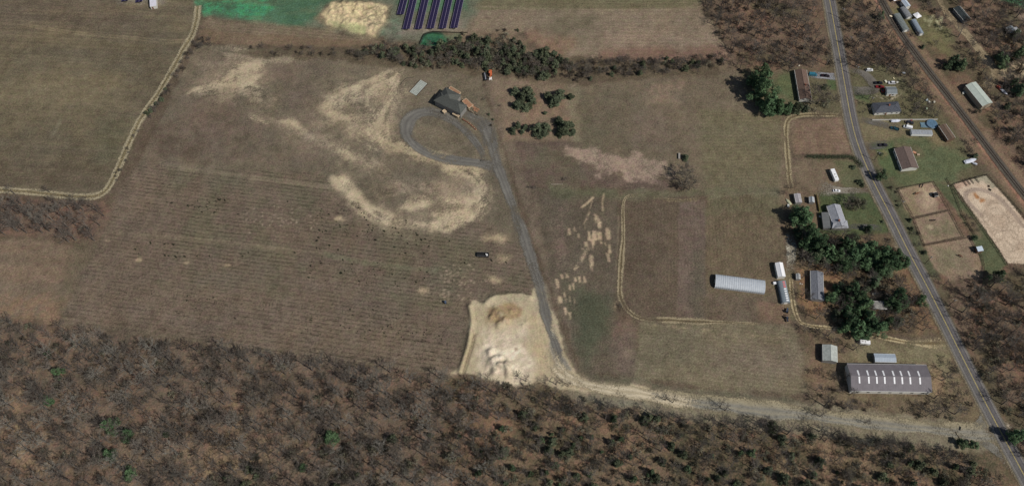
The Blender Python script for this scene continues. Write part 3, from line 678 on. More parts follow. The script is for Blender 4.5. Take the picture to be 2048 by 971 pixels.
def strip(name, line, prof, z=0.2, m=None, step=1.2, wob=0.25, smooth=2, kind='structure', widths=None, seed=0, taper=True, soft=0.8):
    """prof: list of (offset m, rgb, alpha)"""
    pts = smooth_line(PL(line), step, smooth); n = len(pts); k = len(prof); vs = []; cs = []
    for i, p in enumerate(pts):
        t = (pts[min(i+1, n-1)]-pts[max(i-1, 0)]).normalized(); nx = Vector((-t.y, t.x, 0))
        ws = 1.0 if widths is None else np.interp(i/(n-1), [a for a, _ in widths], [b for _, b in widths])
        if taper: ws *= 1+0.45*float(fbm(np.array([p.x]), np.array([p.y]), 16, 2, 77+seed)[0])
        for j, (off, rgb, al) in enumerate(prof):
            wv = wob*float(fbm(np.array([p.x+off*3.0]), np.array([p.y]), 7, 3, 40+seed)[0])
            q = p + nx*(off*ws+wv); vs.append((q.x, q.y, z))
            sh = 1+0.14*float(fbm(np.array([p.x*1.0+off*5]), np.array([p.y]), 6, 3, 50+seed)[0])
            c = alb(rgb); e = 1.0
            if taper: e *= float(np.clip(1.0 + soft*1.5*fbm(np.array([p.x+off*1.5]), np.array([p.y+off]), 9, 3, 90+seed)[0], 0, 1.3))
            if taper: e *= min(1, min(i, n-1-i)/9)
            cs.append((c[0]*sh, c[1]*sh, c[2]*sh, al*e))
    fs = [(i*k+j, i*k+j+1, (i+1)*k+j+1, (i+1)*k+j) for i in range(n-1) for j in range(k-1)]
    me = bpy.data.meshes.new(name); me.from_pydata(vs, [], fs); me.update()
    ca = me.color_attributes.new('Col', 'FLOAT_COLOR', 'POINT'); ca.data.foreach_set('color', np.array(cs, np.float32).ravel())
    me.materials.append(m or stripmat('track_soil'))
    o = bpy.data.objects.new(name, me); COL.objects.link(o)
    if kind: o['kind'] = kind
    return o
def tracks(w, rut, mid, edge=None, am=0.9):
    """two-wheel track profile"""
    e = edge or rut
    return [(-w/2-0.7, e, 0), (-w/2+.1, rut, .8), (-w/2+w*0.25, rut, .9), (-w*0.1, mid, am*.6), (w*0.1, mid, am*.6), (w/2-w*0.25, rut, .9), (w/2-.1, rut, .8), (w/2+0.7, e, 0)]

ROAD = [(1636,-120),(1646,-60),(1659,0),(1667,45),(1677,100),(1686,150),(1692,185),(1701,235),(1712,280),(1729,325),(1752,375),(1782,432),(1815,500),(1850,565),(1884,632),(1920,705),(1960,785),(2002,865),(2048,950),(2110,1065),(2160,1160)]
A1, A2 = (98, 95, 94), (84, 81, 83)
strip('road', ROAD, [(-4.5,(96,92,82),0),(-4.1,(100,97,92),1),(-3.4,(108,104,98),1),(-3.2,A1,1),(-2.4,(90,88,86),1),(-1.6,A1,1),(-0.9,(90,88,86),1),(0,A1,1),(0.9,A2,1),(1.7,A1,1),(2.5,A2,1),(3.2,A1,1),(3.4,(108,104,98),1),(4.1,(98,94,88),1),(4.5,(96,92,82),0)], 0.30, stripmat('asphalt', 0.10, 0.9, 5), 1.5, 0.12, 2, taper=False)
strip('road_shoulder', ROAD, [(-6.2,(116,104,84),0),(-5.0,(116,108,90),0.8),(-4.2,(124,116,100),0.9),(-3.6,(124,116,100),0.9),(3.6,(110,104,88),0.9),(4.4,(106,98,82),0.7),(5.6,(100,90,74),0)], 0.22, stripmat('shoulder_gravel', 0.2, 1, 4), 1.5, 0.5, 2, taper=False)
def line_mark(name, off, wd, rgb):
    pts = smooth_line(PL(ROAD), 1.5, 2); vs = []; n = len(pts)
    for i, p in enumerate(pts):
        t = (pts[min(i+1, n-1)]-pts[max(i-1, 0)]).normalized(); nx = Vector((-t.y, t.x, 0))
        for s in (-1, 1):
            q = p+nx*(off+s*wd/2); vs.append((q.x, q.y, 0.312))
    fs = [(2*i, 2*i+1, 2*i+3, 2*i+2) for i in range(n-1)]
    me = bpy.data.meshes.new(name); me.from_pydata(vs, [], fs)
    me.materials.append(mat(name+'_paint', rgb, 0.8, 0.15, 0.4, raw=False)); o = bpy.data.objects.new(name, me); COL.objects.link(o); o['kind'] = 'structure'
line_mark('road_centre_line', 0.14, 0.12, (190,172,96)); line_mark('road_centre_line', -0.14, 0.12, (190,172,96))
line_mark('road_edge_line', 3.2, 0.10, (150,146,140)); line_mark('road_edge_line', -3.2, 0.10, (150,146,140))

GV, GV2 = (108, 105, 98), (94, 91, 86)
gprof = lambda w: [(-w/2-0.9,GV,0),(-w/2+.2,GV,0.6),(-w*0.28,GV2,1),(-w*0.08,GV,1),(w*0.1,GV2,1),(w*0.3,GV,1),(w/2-.2,GV,0.6),(w/2+0.9,GV,0)]
gmat = stripmat('grey_gravel', 0.14, 1, 5)
strip('gravel_driveway', [(1128,730),(1115,695),(1100,655),(1090,622),(1084,590),(1072,550),(1060,510),(1045,465),(1028,420),(1012,375),(1000,345),(990,315),(985,285),(975,255),(962,238)], gprof(6.0), 0.26, gmat, widths=[(0,.5),(.2,.9),(.4,.9),(0.8,.95),(1,1.2)], wob=.5)
strip('gravel_driveway', [(1003,350),(985,332),(955,326),(915,322),(880,316),(845,303),(822,285),(811,262),(817,240),(835,226),(862,222),(890,232),(915,247),(935,266),(952,284),(964,303),(968,322)], gprof(6.8), 0.23, gmat, widths=[(0,.9),(.35,1),(.65,1),(1,.6)], wob=.4)
strip('gravel_driveway', [(918,226),(940,232),(960,242),(978,258)], gprof(9), 0.20, gmat, wob=.4)
strip('gravel_driveway', [(968,300),(970,285),(966,265),(950,240)], gprof(2.4), 0.21, gmat, wob=.4)
LS, LM = (182,170,146), (158,146,122)
strip('access_lane', [(1095,700),(1112,735),(1140,760),(1185,774),(1240,782),(1300,790),(1340,799),(1400,808)], [(-4.4,LM,0),(-3,LM,.9),(-1.5,LS,1),(0,LM,1),(1.5,LS,1),(3,LM,.9),(4.4,LM,0)], 0.5, stripmat('track_soil', .16, 1, 3), wob=.9)
strip('access_lane', [(1290,785),(1380,800),(1500,815),(1600,826),(1700,838),(1800,849),(1900,859),(1960,864),(2003,862)], [(-4.8,(136,126,104),0),(-3.6,(132,126,110),.8),(-2.6,(116,114,106),1),(-1.6,(134,128,112),1),(0.0,(118,115,106),1),(1.6,(136,128,108),.9),(3.4,(140,130,106),.7),(4.8,(136,126,104),0)], 0.24, stripmat('track_soil'), wob=.9)
for ln in ([(1925,862),(1950,858),(1968,842),(1972,820),(1966,795)], [(1940,868),(1968,885),(2000,905),(2022,935)]):
    strip('access_lane', ln, [(-2.6,GV,0),(-1.8,(116,113,104),.9),(0,(108,104,96),1),(1.8,(116,113,104),.9),(2.6,GV,0)], 0.19, gmat, wob=.4)
paint_junction = [(1940,860),(1980,855),(2010,870),(2000,900)]
strip('field_track', [(396,12),(393,45),(384,72),(366,100),(345,140),(322,178),(302,208),(280,240),(258,285),(240,330),(226,360),(212,382),(190,394),(150,394),(100,388),(40,382),(-60,376),(-300,365)], tracks(4.3,(146,136,112),(132,120,90),None,.8), 0.2, stripmat('track_soil'), wob=.5, taper=False)
strip('farm_track', [(1690,232),(1650,229),(1600,230),(1578,236),(1571,252),(1574,300),(1578,350),(1582,385)], tracks(3.2,(140,128,102),(112,100,74),None,.8), 0.2, wob=.35)
strip('farm_track', [(1285,391),(1262,391),(1248,396),(1245,420),(1247,470),(1242,530),(1239,575),(1243,605),(1262,628),(1285,638),(1330,640),(1420,643),(1540,648)], tracks(2.9,(138,126,102),(108,96,72),None,.8), 0.2, wob=.4, widths=[(0,.8),(.6,1),(.75,1.1),(.8,.6),(1,.4)])
strip('farm_track', [(1320,399),(1350,400),(1370,401),(1400,398)], tracks(2.2,(146,132,104),(120,108,82)), 0.2, wob=.4)
strip('dirt_driveway', [(1895,684),(1860,687),(1820,685),(1780,678),(1740,668),(1700,660),(1660,655),(1620,652),(1598,645),(1588,620),(1584,590),(1582,560),(1580,540)], tracks(3.0,(160,146,116),(124,108,78),None,.85), 0.2, wob=.3, widths=[(0,1.9),(.18,1.0),(.8,.7),(1,.7)])
strip('gravel_drive', [(1578,545),(1581,520),(1584,495),(1578,465)], [(-3.5,(150,144,128),0),(-2.2,(160,154,138),1),(0,(150,144,128),1),(2.2,(162,156,140),1),(3.5,(150,144,128),0)], 0.2, stripmat('track_soil'), wob=1.2)
strip('gravel_drive', [(1738,382),(1710,381),(1680,381),(1652,378),(1636,374)], [(-2.8,(128,122,110),0),(-1.8,(134,128,116),1),(0,(124,116,104),1),(1.8,(134,128,116),1),(2.8,(128,122,110),0)], 0.2, stripmat('track_soil'), wob=.4, widths=[(0,1),(.5,1),(.75,2.2),(1,2.0)])
strip('gravel_drive', [(1683,156),(1660,153),(1635,150),(1614,150)], [(-2.9,(132,132,136),0),(-2.3,(136,136,140),1),(0,(130,131,136),1),(2.3,(138,138,142),1),(2.9,(132,132,136),0)], 0.2, gmat, wob=.15)
strip('asphalt_drive', [(1698,140),(1715,143),(1732,150),(1745,165),(1752,180),(1735,182),(1712,182),(1697,178)], [(-3.2,(100,94,86),0),(-2.4,(104,99,92),1),(0,(98,94,88),1),(2.4,(104,99,92),1),(3.2,(100,94,86),0)], 0.2, gmat, wob=.4)
strip('asphalt_drive', [(1712,238),(1745,244),(1775,252),(1800,258)], [(-3.4,(100,96,88),0),(-2.4,(102,98,92),1),(0,(96,93,88),1),(2.4,(102,98,92),1),(3.4,(100,96,88),0)], 0.2, gmat, wob=.4)
strip('asphalt_drive', [(1730,291),(1750,290),(1782,288)], [(-3.1,(96,94,92),0),(-2.6,(98,96,94),1),(0,(92,90,90),1),(2.6,(98,96,94),1),(3.1,(96,94,92),0)], 0.2, gmat, wob=.15)
strip('asphalt_drive', [(1695,453),(1715,453),(1765,456)], [(-2.0,(92,90,88),0),(-1.6,(94,92,90),1),(0,(90,88,88),1),(1.6,(94,92,90),1),(2.0,(92,90,88),0)], 0.2, gmat, wob=.1)
strip('layby', [(1787,482),(1800,502),(1812,520)], [(-1.8,(150,138,118),0),(-1,(160,148,128),1),(1,(160,148,128),1),(1.8,(150,138,118),0)], 0.19, wob=.5)
strip('layby', [(2000,842),(2012,852),(2022,858)], [(-2.4,(160,148,130),0),(-1,(166,154,136),1),(1,(166,154,136),1),(2.4,(150,138,118),0)], 0.19, wob=.5)
strip('dirt_lane', [(1868,-40),(1878,5),(1895,28),(1912,46),(1932,68),(1955,98),(1975,122),(1990,140),(1992,152),(1982,164),(1968,180)], [(-3.4,(128,116,92),0),(-2,(140,126,102),.95),(0,(132,118,94),1),(2,(140,126,102),.95),(3.4,(128,116,92),0)], 0.2, wob=.8)
for ln in ([(1738,180),(1755,172+22),(1772,200)], [(1772,203),(1788,196),(1806,186)]):
    strip('footpath', ln, [(-0.8,(150,140,118),0),(-0.5,(156,146,124),1),(0.5,(156,146,124),1),(0.8,(150,140,118),0)], 0.2, wob=.15)
# arena: own sheet
AR = PL([(1906,368),(1972,352),(1990,372),(2020,405),(2060,455),(2095,505),(2060,528),(2016,526),(1985,480),(1950,430)])
ax0, ax1 = min(p.x for p in AR)-2, max(p.x for p in AR)+2; ay0, ay1 = min(p.y for p in AR)-2, max(p.y for p in AR)+2
xs = np.arange(ax0, ax1, 0.7); ys = np.arange(ay0, ay1, 0.7); AX, AY = np.meshgrid(xs, ys)
sdv = seg_dist(AX, AY, AR, True); sdv = np.where(inside(AX, AY, AR), sdv, -sdv) + fbm(AX, AY, 5, 3, 61)*0.6
AC = np.empty(AX.shape+(3,)); AC[:] = alb((188, 170, 148))
def amix(mk, rgb, a): AC[:] = AC*(1-(mk*a)[..., None])+np.array(alb(rgb))*(mk*a)[..., None]
amix(sstep(-0.1, 0.4, fbm(AX, AY, 5, 4, 62)), (170,148,126), .6)
ov = smooth_line(PL([(1962,430),(1938,408),(1928,392),(1935,382),(1955,378),(1978,384),(2003,400),(2025,425),(2045,452)]), 3)
amix(sstep(1.9, 0.9, seg_dist(AX, AY, ov)), (140,124,112), .75)
for (cx, cy, r) in [(1993,425,4),(1993,425,7),(1998,432,10.5),(1990,440,8),(2005,455,9),(2010,480,8),(2020,495,7),(2035,470,9)]:
    c_ = P(cx, cy); amix(sstep(0.6, 0.25, np.abs(np.hypot(AX-c_.x, AY-c_.y)-r+fbm(AX, AY, 4, 2, 63)*0.9)), (150,132,114), .5)
for k in range(26):
    a_ = random.uniform(0, 6.28); c_ = P(random.uniform(1960,2050), random.uniform(410,500))
    amix(sstep(0.5, 0.2, np.abs(np.hypot(AX-c_.x, AY-c_.y)-random.uniform(3,9)+fbm(AX, AY, 5, 2, 64+k % 5)*1.5)), (154,136,118), .35)
c_ = PL([(1950,388),(1957,396),(1965,402)]); amix(sstep(-0.5, 1.5, 2.0-seg_dist(AX, AY, c_)+fbm(AX, AY, 3, 3, 66)*2.2), (156,104,56), .85)
c_ = PL([(1955,355),(1972,352),(1985,370)]); amix(sstep(-1, 2, 4-seg_dist(AX, AY, c_)+fbm(AX, AY, 3, 3, 67)*3), (120,124,104), .6)
c_ = PL([(1912,372),(1930,365)]); amix(sstep(-1, 2, 3-seg_dist(AX, AY, c_)+fbm(AX, AY, 3, 3, 68)*2), (150,120,104), .6)
vs = np.stack([AX, AY, np.full(AX.shape, 0.3)], -1).reshape(-1, 3); ii = np.arange(AX.size).reshape(AX.shape)
fq = np.stack([ii[:-1,:-1], ii[:-1,1:], ii[1:,1:], ii[1:,:-1]], -1).reshape(-1, 4)
keep = (sdv > -1.0).reshape(-1)[fq].any(1)
me = bpy.data.meshes.new('riding_arena'); me.from_pydata(vs.tolist(), [], fq[keep].tolist()); me.update()
ca = me.color_attributes.new('Col', 'FLOAT_COLOR', 'POINT')
ca.data.foreach_set('color', np.concatenate([AC, sstep(-0.6, 0.6, sdv)[..., None]], -1).reshape(-1).astype(np.float32))
me.materials.append(stripmat('arena_sand', 0.10, 1, 4)); o = bpy.data.objects.new('riding_arena', me); COL.objects.link(o); o['kind'] = 'structure'

# railway: ballast, sleepers, rails
RAIL = [(1705,-140),(1728,-80),(1757,-10),(1785,42),(1812,82),(1855,140),(1905,203),(1955,268),(2005,335),(2060,405),(2140,500)]
strip('railway_ballast', RAIL, [(-3.4,(92,82,70),0),(-2.6,(88,80,70),.9),(-1.5,(84,80,72),1),(0,(92,88,80),1),(1.5,(82,78,72),1),(2.6,(88,80,70),.9),(3.4,(92,82,70),0)], 0.26, stripmat('ballast', .25, 1, 5), wob=.25, taper=False)
rp = smooth_line(PL(RAIL), 0.8, 2); sl_ = MB(); r1 = MB(); r2 = MB()
for i in range(1, len(rp)-1):
    t = (rp[i+1]-rp[i-1]).normalized(); nx = Vector((-t.y, t.x, 0)); p = rp[i]
    a_, b_ = p-nx*1.3, p+nx*1.3; h = t*0.13
    z0, z1 = 0.27, 0.38
    vs = [(a_-h), (b_-h), (b_+h), (a_+h)]
    sl_.add([(v.x, v.y, z0) for v in vs]+[(v.x, v.y, z1) for v in vs], [(4,5,6,7),(0,1,5,4),(1,2,6,5),(2,3,7,6),(3,0,4,7)])
for mbx, off in ((r1, -0.72), (r2, 0.72)):
    for i in range(0, len(rp)-4, 4):
        t = (rp[i+4]-rp[i]).normalized(); nx = Vector((-t.y, t.x, 0)); a_, b_ = rp[i]+nx*off, rp[i+4]+nx*off; h = nx*0.08
        vs = [a_-h, a_+h, b_+h, b_-h]
        mbx.add([(v.x, v.y, 0.38) for v in vs]+[(v.x, v.y, 0.55) for v in vs], [(4,5,6,7),(0,1,5,4),(1,2,6,5),(2,3,7,6),(3,0,4,7)])
tag(sl_.build('railway_sleepers', mat('sleeper_wood', (58,48,42), .95, .2, 1)), kind='structure')
tag(r1.build('railway_rail', mat('rusty_rail', (70,58,50), .6, .15, 1)), kind='structure')
tag(r2.build('railway_rail', mat('rusty_rail', (70,58,50), .6, .15, 1)), kind='structure')
# ================================================================= BUILDINGS
GLASS = lambda: mat('window_glass', (52,60,68), .1, .1, .3, spec=.8)
TRIM = lambda: mat('white_trim', (205,204,198), .6, .06, 1)
_fp = []      # footprints (centre, radius) kept clear of trees
def keep_clear(p, r): _fp.append((p[0], p[1], r))
def frame3(A, B, Cc, h):
    a, b, c = P(*A, h), P(*B, h), P(*Cc, h)
    ux = (b-a); L = ux.length; ux.normalize(); uy = Vector((-ux.y, ux.x, 0))
    W = (c-b).dot(uy)
    cen = a + ux*L/2 + uy*W/2; rz = math.atan2(ux.y, ux.x)
    return Vector((cen.x, cen.y, 0)), rz, L, abs(W)
def building(name, label, cat, A, B, Cc, eave, rise, wall, roofm, kind='gable', over=0.35, nwin=3, chim=None, door=True, group=None, L=None, W=None, eps=0.0):
    """A-B is the long eave edge, C the next corner, read at eave height"""
    cen, rz, L0, W0 = frame3(A, B, Cc, eave)
    L = L or L0; W = W or W0; L -= 2*over; W -= 2*over
    t = empty(name, cen, rz, label, cat, group); keep_clear(cen, math.hypot(L, W)/2*0.8)
    hx, hy = L/2, W/2
    wl = MB()
    if kind == 'gable':
        wl.add([(-hx,-hy,0),(hx,-hy,0),(hx,hy,0),(-hx,hy,0),(-hx,-hy,eave),(hx,-hy,eave),(hx,hy,eave),(-hx,hy,eave),(-hx,0,eave+rise-.1),(hx,0,eave+rise-.1)],
               [(0,1,5,4),(2,3,7,6),(1,2,6,9,5),(3,0,4,8,7)])
    elif kind == 'shed':
        wl.add([(-hx,-hy,0),(hx,-hy,0),(hx,hy,0),(-hx,hy,0),(-hx,-hy,eave),(hx,-hy,eave),(hx,hy,eave+rise),(-hx,hy,eave+rise)],
               [(0,1,5,4),(2,3,7,6),(1,2,6,5),(3,0,4,7)])
    else:
        wl.box(-hx, hx, -hy, hy, 0, eave-.02)
    wl.build('wall', wall, t)
    ox, oy, th = hx+over, hy+over, 0.16
    r = MB()
    if kind == 'gable':
        k = rise/hy; ze = eave-over*k+.06; zr = eave+rise+.06
        for s in (-1, 1):
            r.add([(-ox,s*oy,ze),(ox,s*oy,ze),(ox,0,zr),(-ox,0,zr),(-ox,s*oy,ze+th),(ox,s*oy,ze+th),(ox,0,zr+th),(-ox,0,zr+th)],
                  [(0,1,2,3),(4,5,6,7),(0,1,5,4),(1,2,6,5),(3,0,4,7)])
        rf = r.build('roof', roofm, t)
        MB().box(-ox+.02, ox-.02, -.18, .18, zr+th-.06, zr+th+.05).build('ridge_cap', roofm, rf)
        f = MB()
        for s in (-1, 1): f.box(-ox, ox, s*(oy+.02)-.06, s*(oy+.02)+.06, ze-.02, ze+th+.03).build('gutter', TRIM(), t); f = MB()
    elif kind == 'hip':
        ze = eave+.05; zr = eave+rise; rl = max(ox-oy, .3)
        vs = [(-ox,-oy,ze),(ox,-oy,ze),(ox,oy,ze),(-ox,oy,ze),(-ox,-oy,ze-th),(ox,-oy,ze-th),(ox,oy,ze-th),(-ox,oy,ze-th),(-rl,0,zr),(rl,0,zr)]
        r.add(vs, [(0,1,9,8),(1,2,9),(2,3,8,9),(3,0,8),(4,5,1,0),(5,6,2,1),(6,7,3,2),(7,4,0,3),(4,7,6,5)])
        rf = r.build('roof', roofm, t)
        c = MB()
        for a_, b_ in (((-rl,0,zr),(rl,0,zr)),((-ox,-oy,ze),(-rl,0,zr)),((-ox,oy,ze),(-rl,0,zr)),((ox,-oy,ze),(rl,0,zr)),((ox,oy,ze),(rl,0,zr))): c.tube(a_, b_, .11, n=5)
        c.build('ridge_cap', roofm, rf)
        zr = zr
    else:
        z0, z1 = eave+.04, eave+rise+.04
        r.add([(-ox,-oy,z0),(ox,-oy,z0),(ox,oy,z1),(-ox,oy,z1),(-ox,-oy,z0+th),(ox,-oy,z0+th),(ox,oy,z1+th),(-ox,oy,z1+th)],
              [(0,3,2,1),(4,5,6,7),(0,1,5,4),(1,2,6,5),(2,3,7,6),(3,0,4,7)])
        rf = r.build('roof', roofm, t)
    if nwin >= 3:
        for vx, vy in ((-hx*.45, hy*.35), (hx*.3, hy*.5), (hx*.55, -hy*.3)):
            zz = eave+rise*(1-abs(vy)/hy)
            MB().tube((vx, vy, zz-.1), (vx, vy, zz+.55), .12, n=8).build('vent_pipe', mat('bright_metal', (170,170,170), .3, .05, 1, .9), rf)
    if nwin:
        for s in (-1, 1):
            for i in range(nwin):
                x = -hx + L*(i+.5)/nwin + (0.9 if door and s < 0 and i == nwin//2 else 0)
                y = s*(hy+.02)
                fr = MB().box(x-.6, x+.6, min(y, y+s*.06), max(y, y+s*.06), 1.0, min(2.2, eave-.2)).build('window', TRIM(), t)
                MB().box(x-.5, x+.5, min(y+s*.03, y+s*.09), max(y+s*.03, y+s*.09), 1.1, min(2.1, eave-.3)).build('pane', GLASS(), fr)
    if door:
        d = MB().box(-1.3, -.35, -hy-.09, -hy-.02, 0.02, 2.05).build('door', mat('door_paint', (110,72,54), .5, .1, 1), t)
        MB().box(-.5, -.42, -hy-.15, -hy-.09, 1.0, 1.08).build('handle', mat('bright_metal', (170,170,170), .3, .05, 1, .9), d)
    if chim:
        cx, cy = chim
        MB().box(cx-.45, cx+.45, cy-.45, cy+.45, eave+.2, eave+rise+1.0).build('chimney', mat('chimney_brick', (132,84,68), .9, .2, 2), rf)
    return t
WHT = lambda: mat('white_siding', (196,194,186), .7, .06, .6, stripes=(2,.2,.12))
TAN = lambda: mat('tan_siding', (158,146,126), .8, .08, .6, stripes=(2,.2,.12))
BRK = lambda: mat('brown_wall', (98,78,64), .9, .1, .6)
GRW = lambda: mat('grey_wall', (120,118,114), .85, .1, .6)
SH = lambda n, c: mat(n, c, .95, .22, 1.3, stripes=(2,.16,.15))

# the big barn
t = building('barn', 'very large barn with dark mauve brown metal roof and a row of eight white skylights', 'barn', (1703,781),(1864.5,783.5),(1856,729), 4.6, 2.3, WHT(), mat('mauve_metal_roof', (106,101,104), .6, .1, .35, stripes=(0,.9,.07), spec=.2), over=.25, nwin=0, door=False)
_, _, Lb, Wb = frame3((1703,781),(1864.5,783.5),(1856,729), 4.6)
skm = mat('skylight_panel', (232,232,226), .5, .06, 1)
for k, fx in enumerate((.105,.222,.322,.42,.54,.637,.737,.858)):
    x = -Lb/2+Lb*fx; w2 = .42; hy = Wb/2-.25
    k_ = 2.3/hy
    for y0, y1 in ((-3.9,-.35),(.35,3.6)):
        z = lambda y: 4.6+2.3+.06+.16-abs(y)*k_+.05
        MB().add([(x-w2,y0,z(y0)-.12),(x+w2,y0,z(y0)-.12),(x+w2,y1,z(y1)-.12),(x-w2,y1,z(y1)-.12),(x-w2,y0,z(y0)+.03),(x+w2,y0,z(y0)+.03),(x+w2,y1,z(y1)+.03),(x-w2,y1,z(y1)+.03)],
                 [(0,3,2,1),(4,5,6,7),(0,1,5,4),(1,2,6,5),(2,3,7,6),(3,0,4,7)]).build('skylight', skm, t)
MB().box(-Lb/2+.1, -Lb/2+.22, -2.2, 2.2, .02, 3.9).build('sliding_door', mat('door_white', (190,188,180), .6, .08, 1), t)
for i in range(7):
    x = -Lb/2+4+i*(Lb-8)/6
    MB().box(x-.7, x+.7, -Wb/2+.14, -Wb/2+.23, 1.6, 2.7).build('window', GLASS(), t)
# panelled lean-to against the barn
METP = lambda: mat('blue_grey_metal', (150,160,170), .5, .08, .5, stripes=(0,.9,.14))
building('machine_shed', 'blue grey metal shed of two roof slopes standing behind the long barn', 'shed', (1750,723),(1793,724),(1792,707.5), 3.0, .5, GRW(), METP(), over=.2, nwin=0, door=False)
building('storage_shed', 'weathered grey green gabled shed left of the long barn among bushes', 'shed', (1675,724),(1674,692),(1645,693), 3.4, 1.5, GRW(), mat('weathered_metal', (156,160,154), .6, .18, .7, stripes=(0,.8,.08)), over=.2, nwin=0)
# cargo trailer by the dirt drive
def box_trailer(name, label, cat, A, B, Cc, h, wallc, roofc, wheels=2, group=None, ribs=True):
    cen, rz, L, W = frame3(A, B, Cc, h); t = empty(name, cen, rz, label, cat, group); keep_clear(cen, L/2)
    MB().box(-L/2, L/2, -W/2, W/2, .75, h-.06).build('body', wallc, t, bevel=.05)
    rf = MB().box(-L/2-.02, L/2+.02, -W/2-.02, W/2+.02, h-.05, h+.04).build('roof', roofc, t, bevel=.03)
    MB().box(-.35, .35, -.35, .35, h+.04, h+.16).build('roof_vent', mat('vent_plastic', (140,140,138), .6, .1, 1), rf)
    MB().box(-L/4-.35, -L/4+.35, -.3, .3, h+.04, h+.14).build('roof_vent', mat('vent_plastic', (140,140,138)), rf)
    for s in (-1, 1):
        for x in ((-.5, .5) if wheels == 2 else (0,)):
            MB().tube((x, s*(W/2-.02), .38), (x, s*(W/2-.28), .38), .38, n=14).build('wheel', mat('tyre_rubber', (34,34,34), .9, .1, 2), t)
    MB().tube((L/2, .5, .6), (L/2+1.1, 0, .55), .06, n=6).tube((L/2, -.5, .6), (L/2+1.1, 0, .55), .06, n=6).build('tow_bar', mat('dark_metal', (50,50,52), .6, .1, 1), t)
    MB().box(-L/2-.05, -L/2-.01, -W/2+.15, W/2-.15, .85, h-.2).build('door', wallc, t)
    return t
WP = lambda: mat('white_trailer_paint', (214,214,210), .5, .05, .8); WR_ = lambda: mat('white_roof_sheet', (222,222,218), .6, .07, .8)
box_trailer('cargo_trailer', 'white box trailer parked beside the sandy drive above the long barn', 'trailer', (1721,685),(1741,687.5),(1742,680.5), 2.6, WP(), WR_())
box_trailer('travel_trailer', 'long white camper trailer parked on the lawn below the evergreen hedge', 'camper', (1670.5,360),(1661,338),(1669,337), 2.9, WP(), WR_())
box_trailer('travel_trailer', 'rounded grey white camper between the white car and the long brown shed', 'camper', (1824,268),(1866,269),(1866,260), 2.9, WP(), mat('dull_white_roof', (138,142,146), .6, .2, .7))
# houses
building('house', 'long brown shingled ranch house west of the road beside tall evergreens', 'house', (1589,140),(1599,199),(1623,195), 3.0, 1.6, WHT(), SH('brown_shingle', (102,84,74)), nwin=5, chim=(1.5,.8))
building('house', 'dark slate hip roofed house on the east side of the road near parked red trucks', 'house', (1750,226),(1803,223),(1794,203), 3.0, 1.9, WHT(), SH('slate_shingle', (74,77,84)), kind='hip', nwin=4, chim=(1,0))
building('house', 'brown roofed house on the green lawn above the horse paddocks', 'house', (1788,297),(1804,339),(1838,338), 3.0, 1.7, WHT(), SH('mauve_shingle', (100,86,80)), nwin=4)
t = building('house', 'light grey cross gabled house on the lawn between white car and evergreens', 'house', (1668,456),(1653,412),(1680,410), 3.1, 1.9, GRW(), SH('light_grey_shingle', (146,148,154)), nwin=3, chim=(-4,.6), over=.3)
for nm, (A, B, Cc), rs, mt in (('front_wing', ((1664,456),(1697.5,456),(1694,440)), 1.5, SH('light_grey_shingle', (146,148,154))), ('porch_wing', ((1660,456),(1644,456),(1643,424)), .5, mat('dull_ribbed_roof', (104,106,106), .7, .12, .6, stripes=(0,.9,.2)))):
    if nm == 'porch_wing': A, B, Cc = (1647,456),(1643,424),(1657,424)
    cen, rz, L, W = frame3(A, B, Cc, 2.9); hx, hy = L/2, W/2; inv = t.matrix_basis.inverted() if False else None
    loc = cen - t.location; loc.rotate(Matrix.Rotation(-t.rotation_euler.z, 3, 'Z'))
    wgl = MB().box(-hx+.3, hx-.3, -hy+.3, hy-.3, 0, 2.8).build(nm, GRW(), t, loc=loc, rz=rz-t.rotation_euler.z)
    r = MB()
    if nm == 'front_wing':
        vs = [(-hx,-hy,2.85),(hx,-hy,2.85),(hx,hy,2.85),(-hx,hy,2.85),(-hx+hy*.3,0,2.9+rs),(hx-hy*.9,0,2.9+rs)]
        r.add(vs, [(0,1,5,4),(1,2,5),(2,3,4,5),(3,0,4),(0,3,2,1)])
    else:
        r.add([(-hx,-hy,3.35),(hx,-hy,3.35),(hx,hy,2.75),(-hx,hy,2.75),(-hx,-hy,3.2),(hx,-hy,3.2),(hx,hy,2.6),(-hx,hy,2.6)],[(0,1,2,3),(4,7,6,5),(0,4,5,1),(1,5,6,2),(2,6,7,3),(3,7,4,0)])
    r.build('wing_roof', mt, wgl)
building('mobile_home', 'long grey gabled mobile home half hidden among bare trees', 'mobile home', (1622,598),(1620.5,541),(1646,538), 2.8, 1.2, GRW(), SH('grey_shingle', (112,114,120)), nwin=4)
building('cottage', 'small flat grey roofed cottage under the evergreens by the road', 'cottage', (1747,616),(1775,618),(1770,603), 2.8, .5, GRW(), mat('pale_grey_roof', (128,126,122), .8, .15, .8), nwin=2)
building('garage', 'grey roofed garage beside red and black pickup trucks', 'garage', (1774,188),(1795,188),(1792,174), 2.8, 1.0, WHT(), mat('grey_garage_roof', (110,116,118), .8, .12, .8), nwin=1)
building('long_shed', 'narrow dark brown shed at the end of the white fence by the railway', 'shed', (1896,280),(1877,252),(1892,248), 3.0, .8, BRK(), mat('dark_brown_roof', (96,80,68), .8, .12, .6, stripes=(0,.8,.06)), kind='gable', nwin=0, over=.15)
building('farm_shed', 'pale two toned shed behind the evergreen clump at the field edge', 'shed', (1604,405),(1600,387),(1588,388), 2.6, .4, GRW(), mat('pale_mauve_roof', (150,146,148), .7, .2, .9), nwin=0, over=.1)
building('garden_shed', 'small light grey gabled shed at the end of the lawn hedge', 'shed', (1629,405),(1628,394),(1618,395), 2.4, .8, GRW(), mat('light_shed_roof', (150,154,156), .7, .1, .9), nwin=1, over=.15)
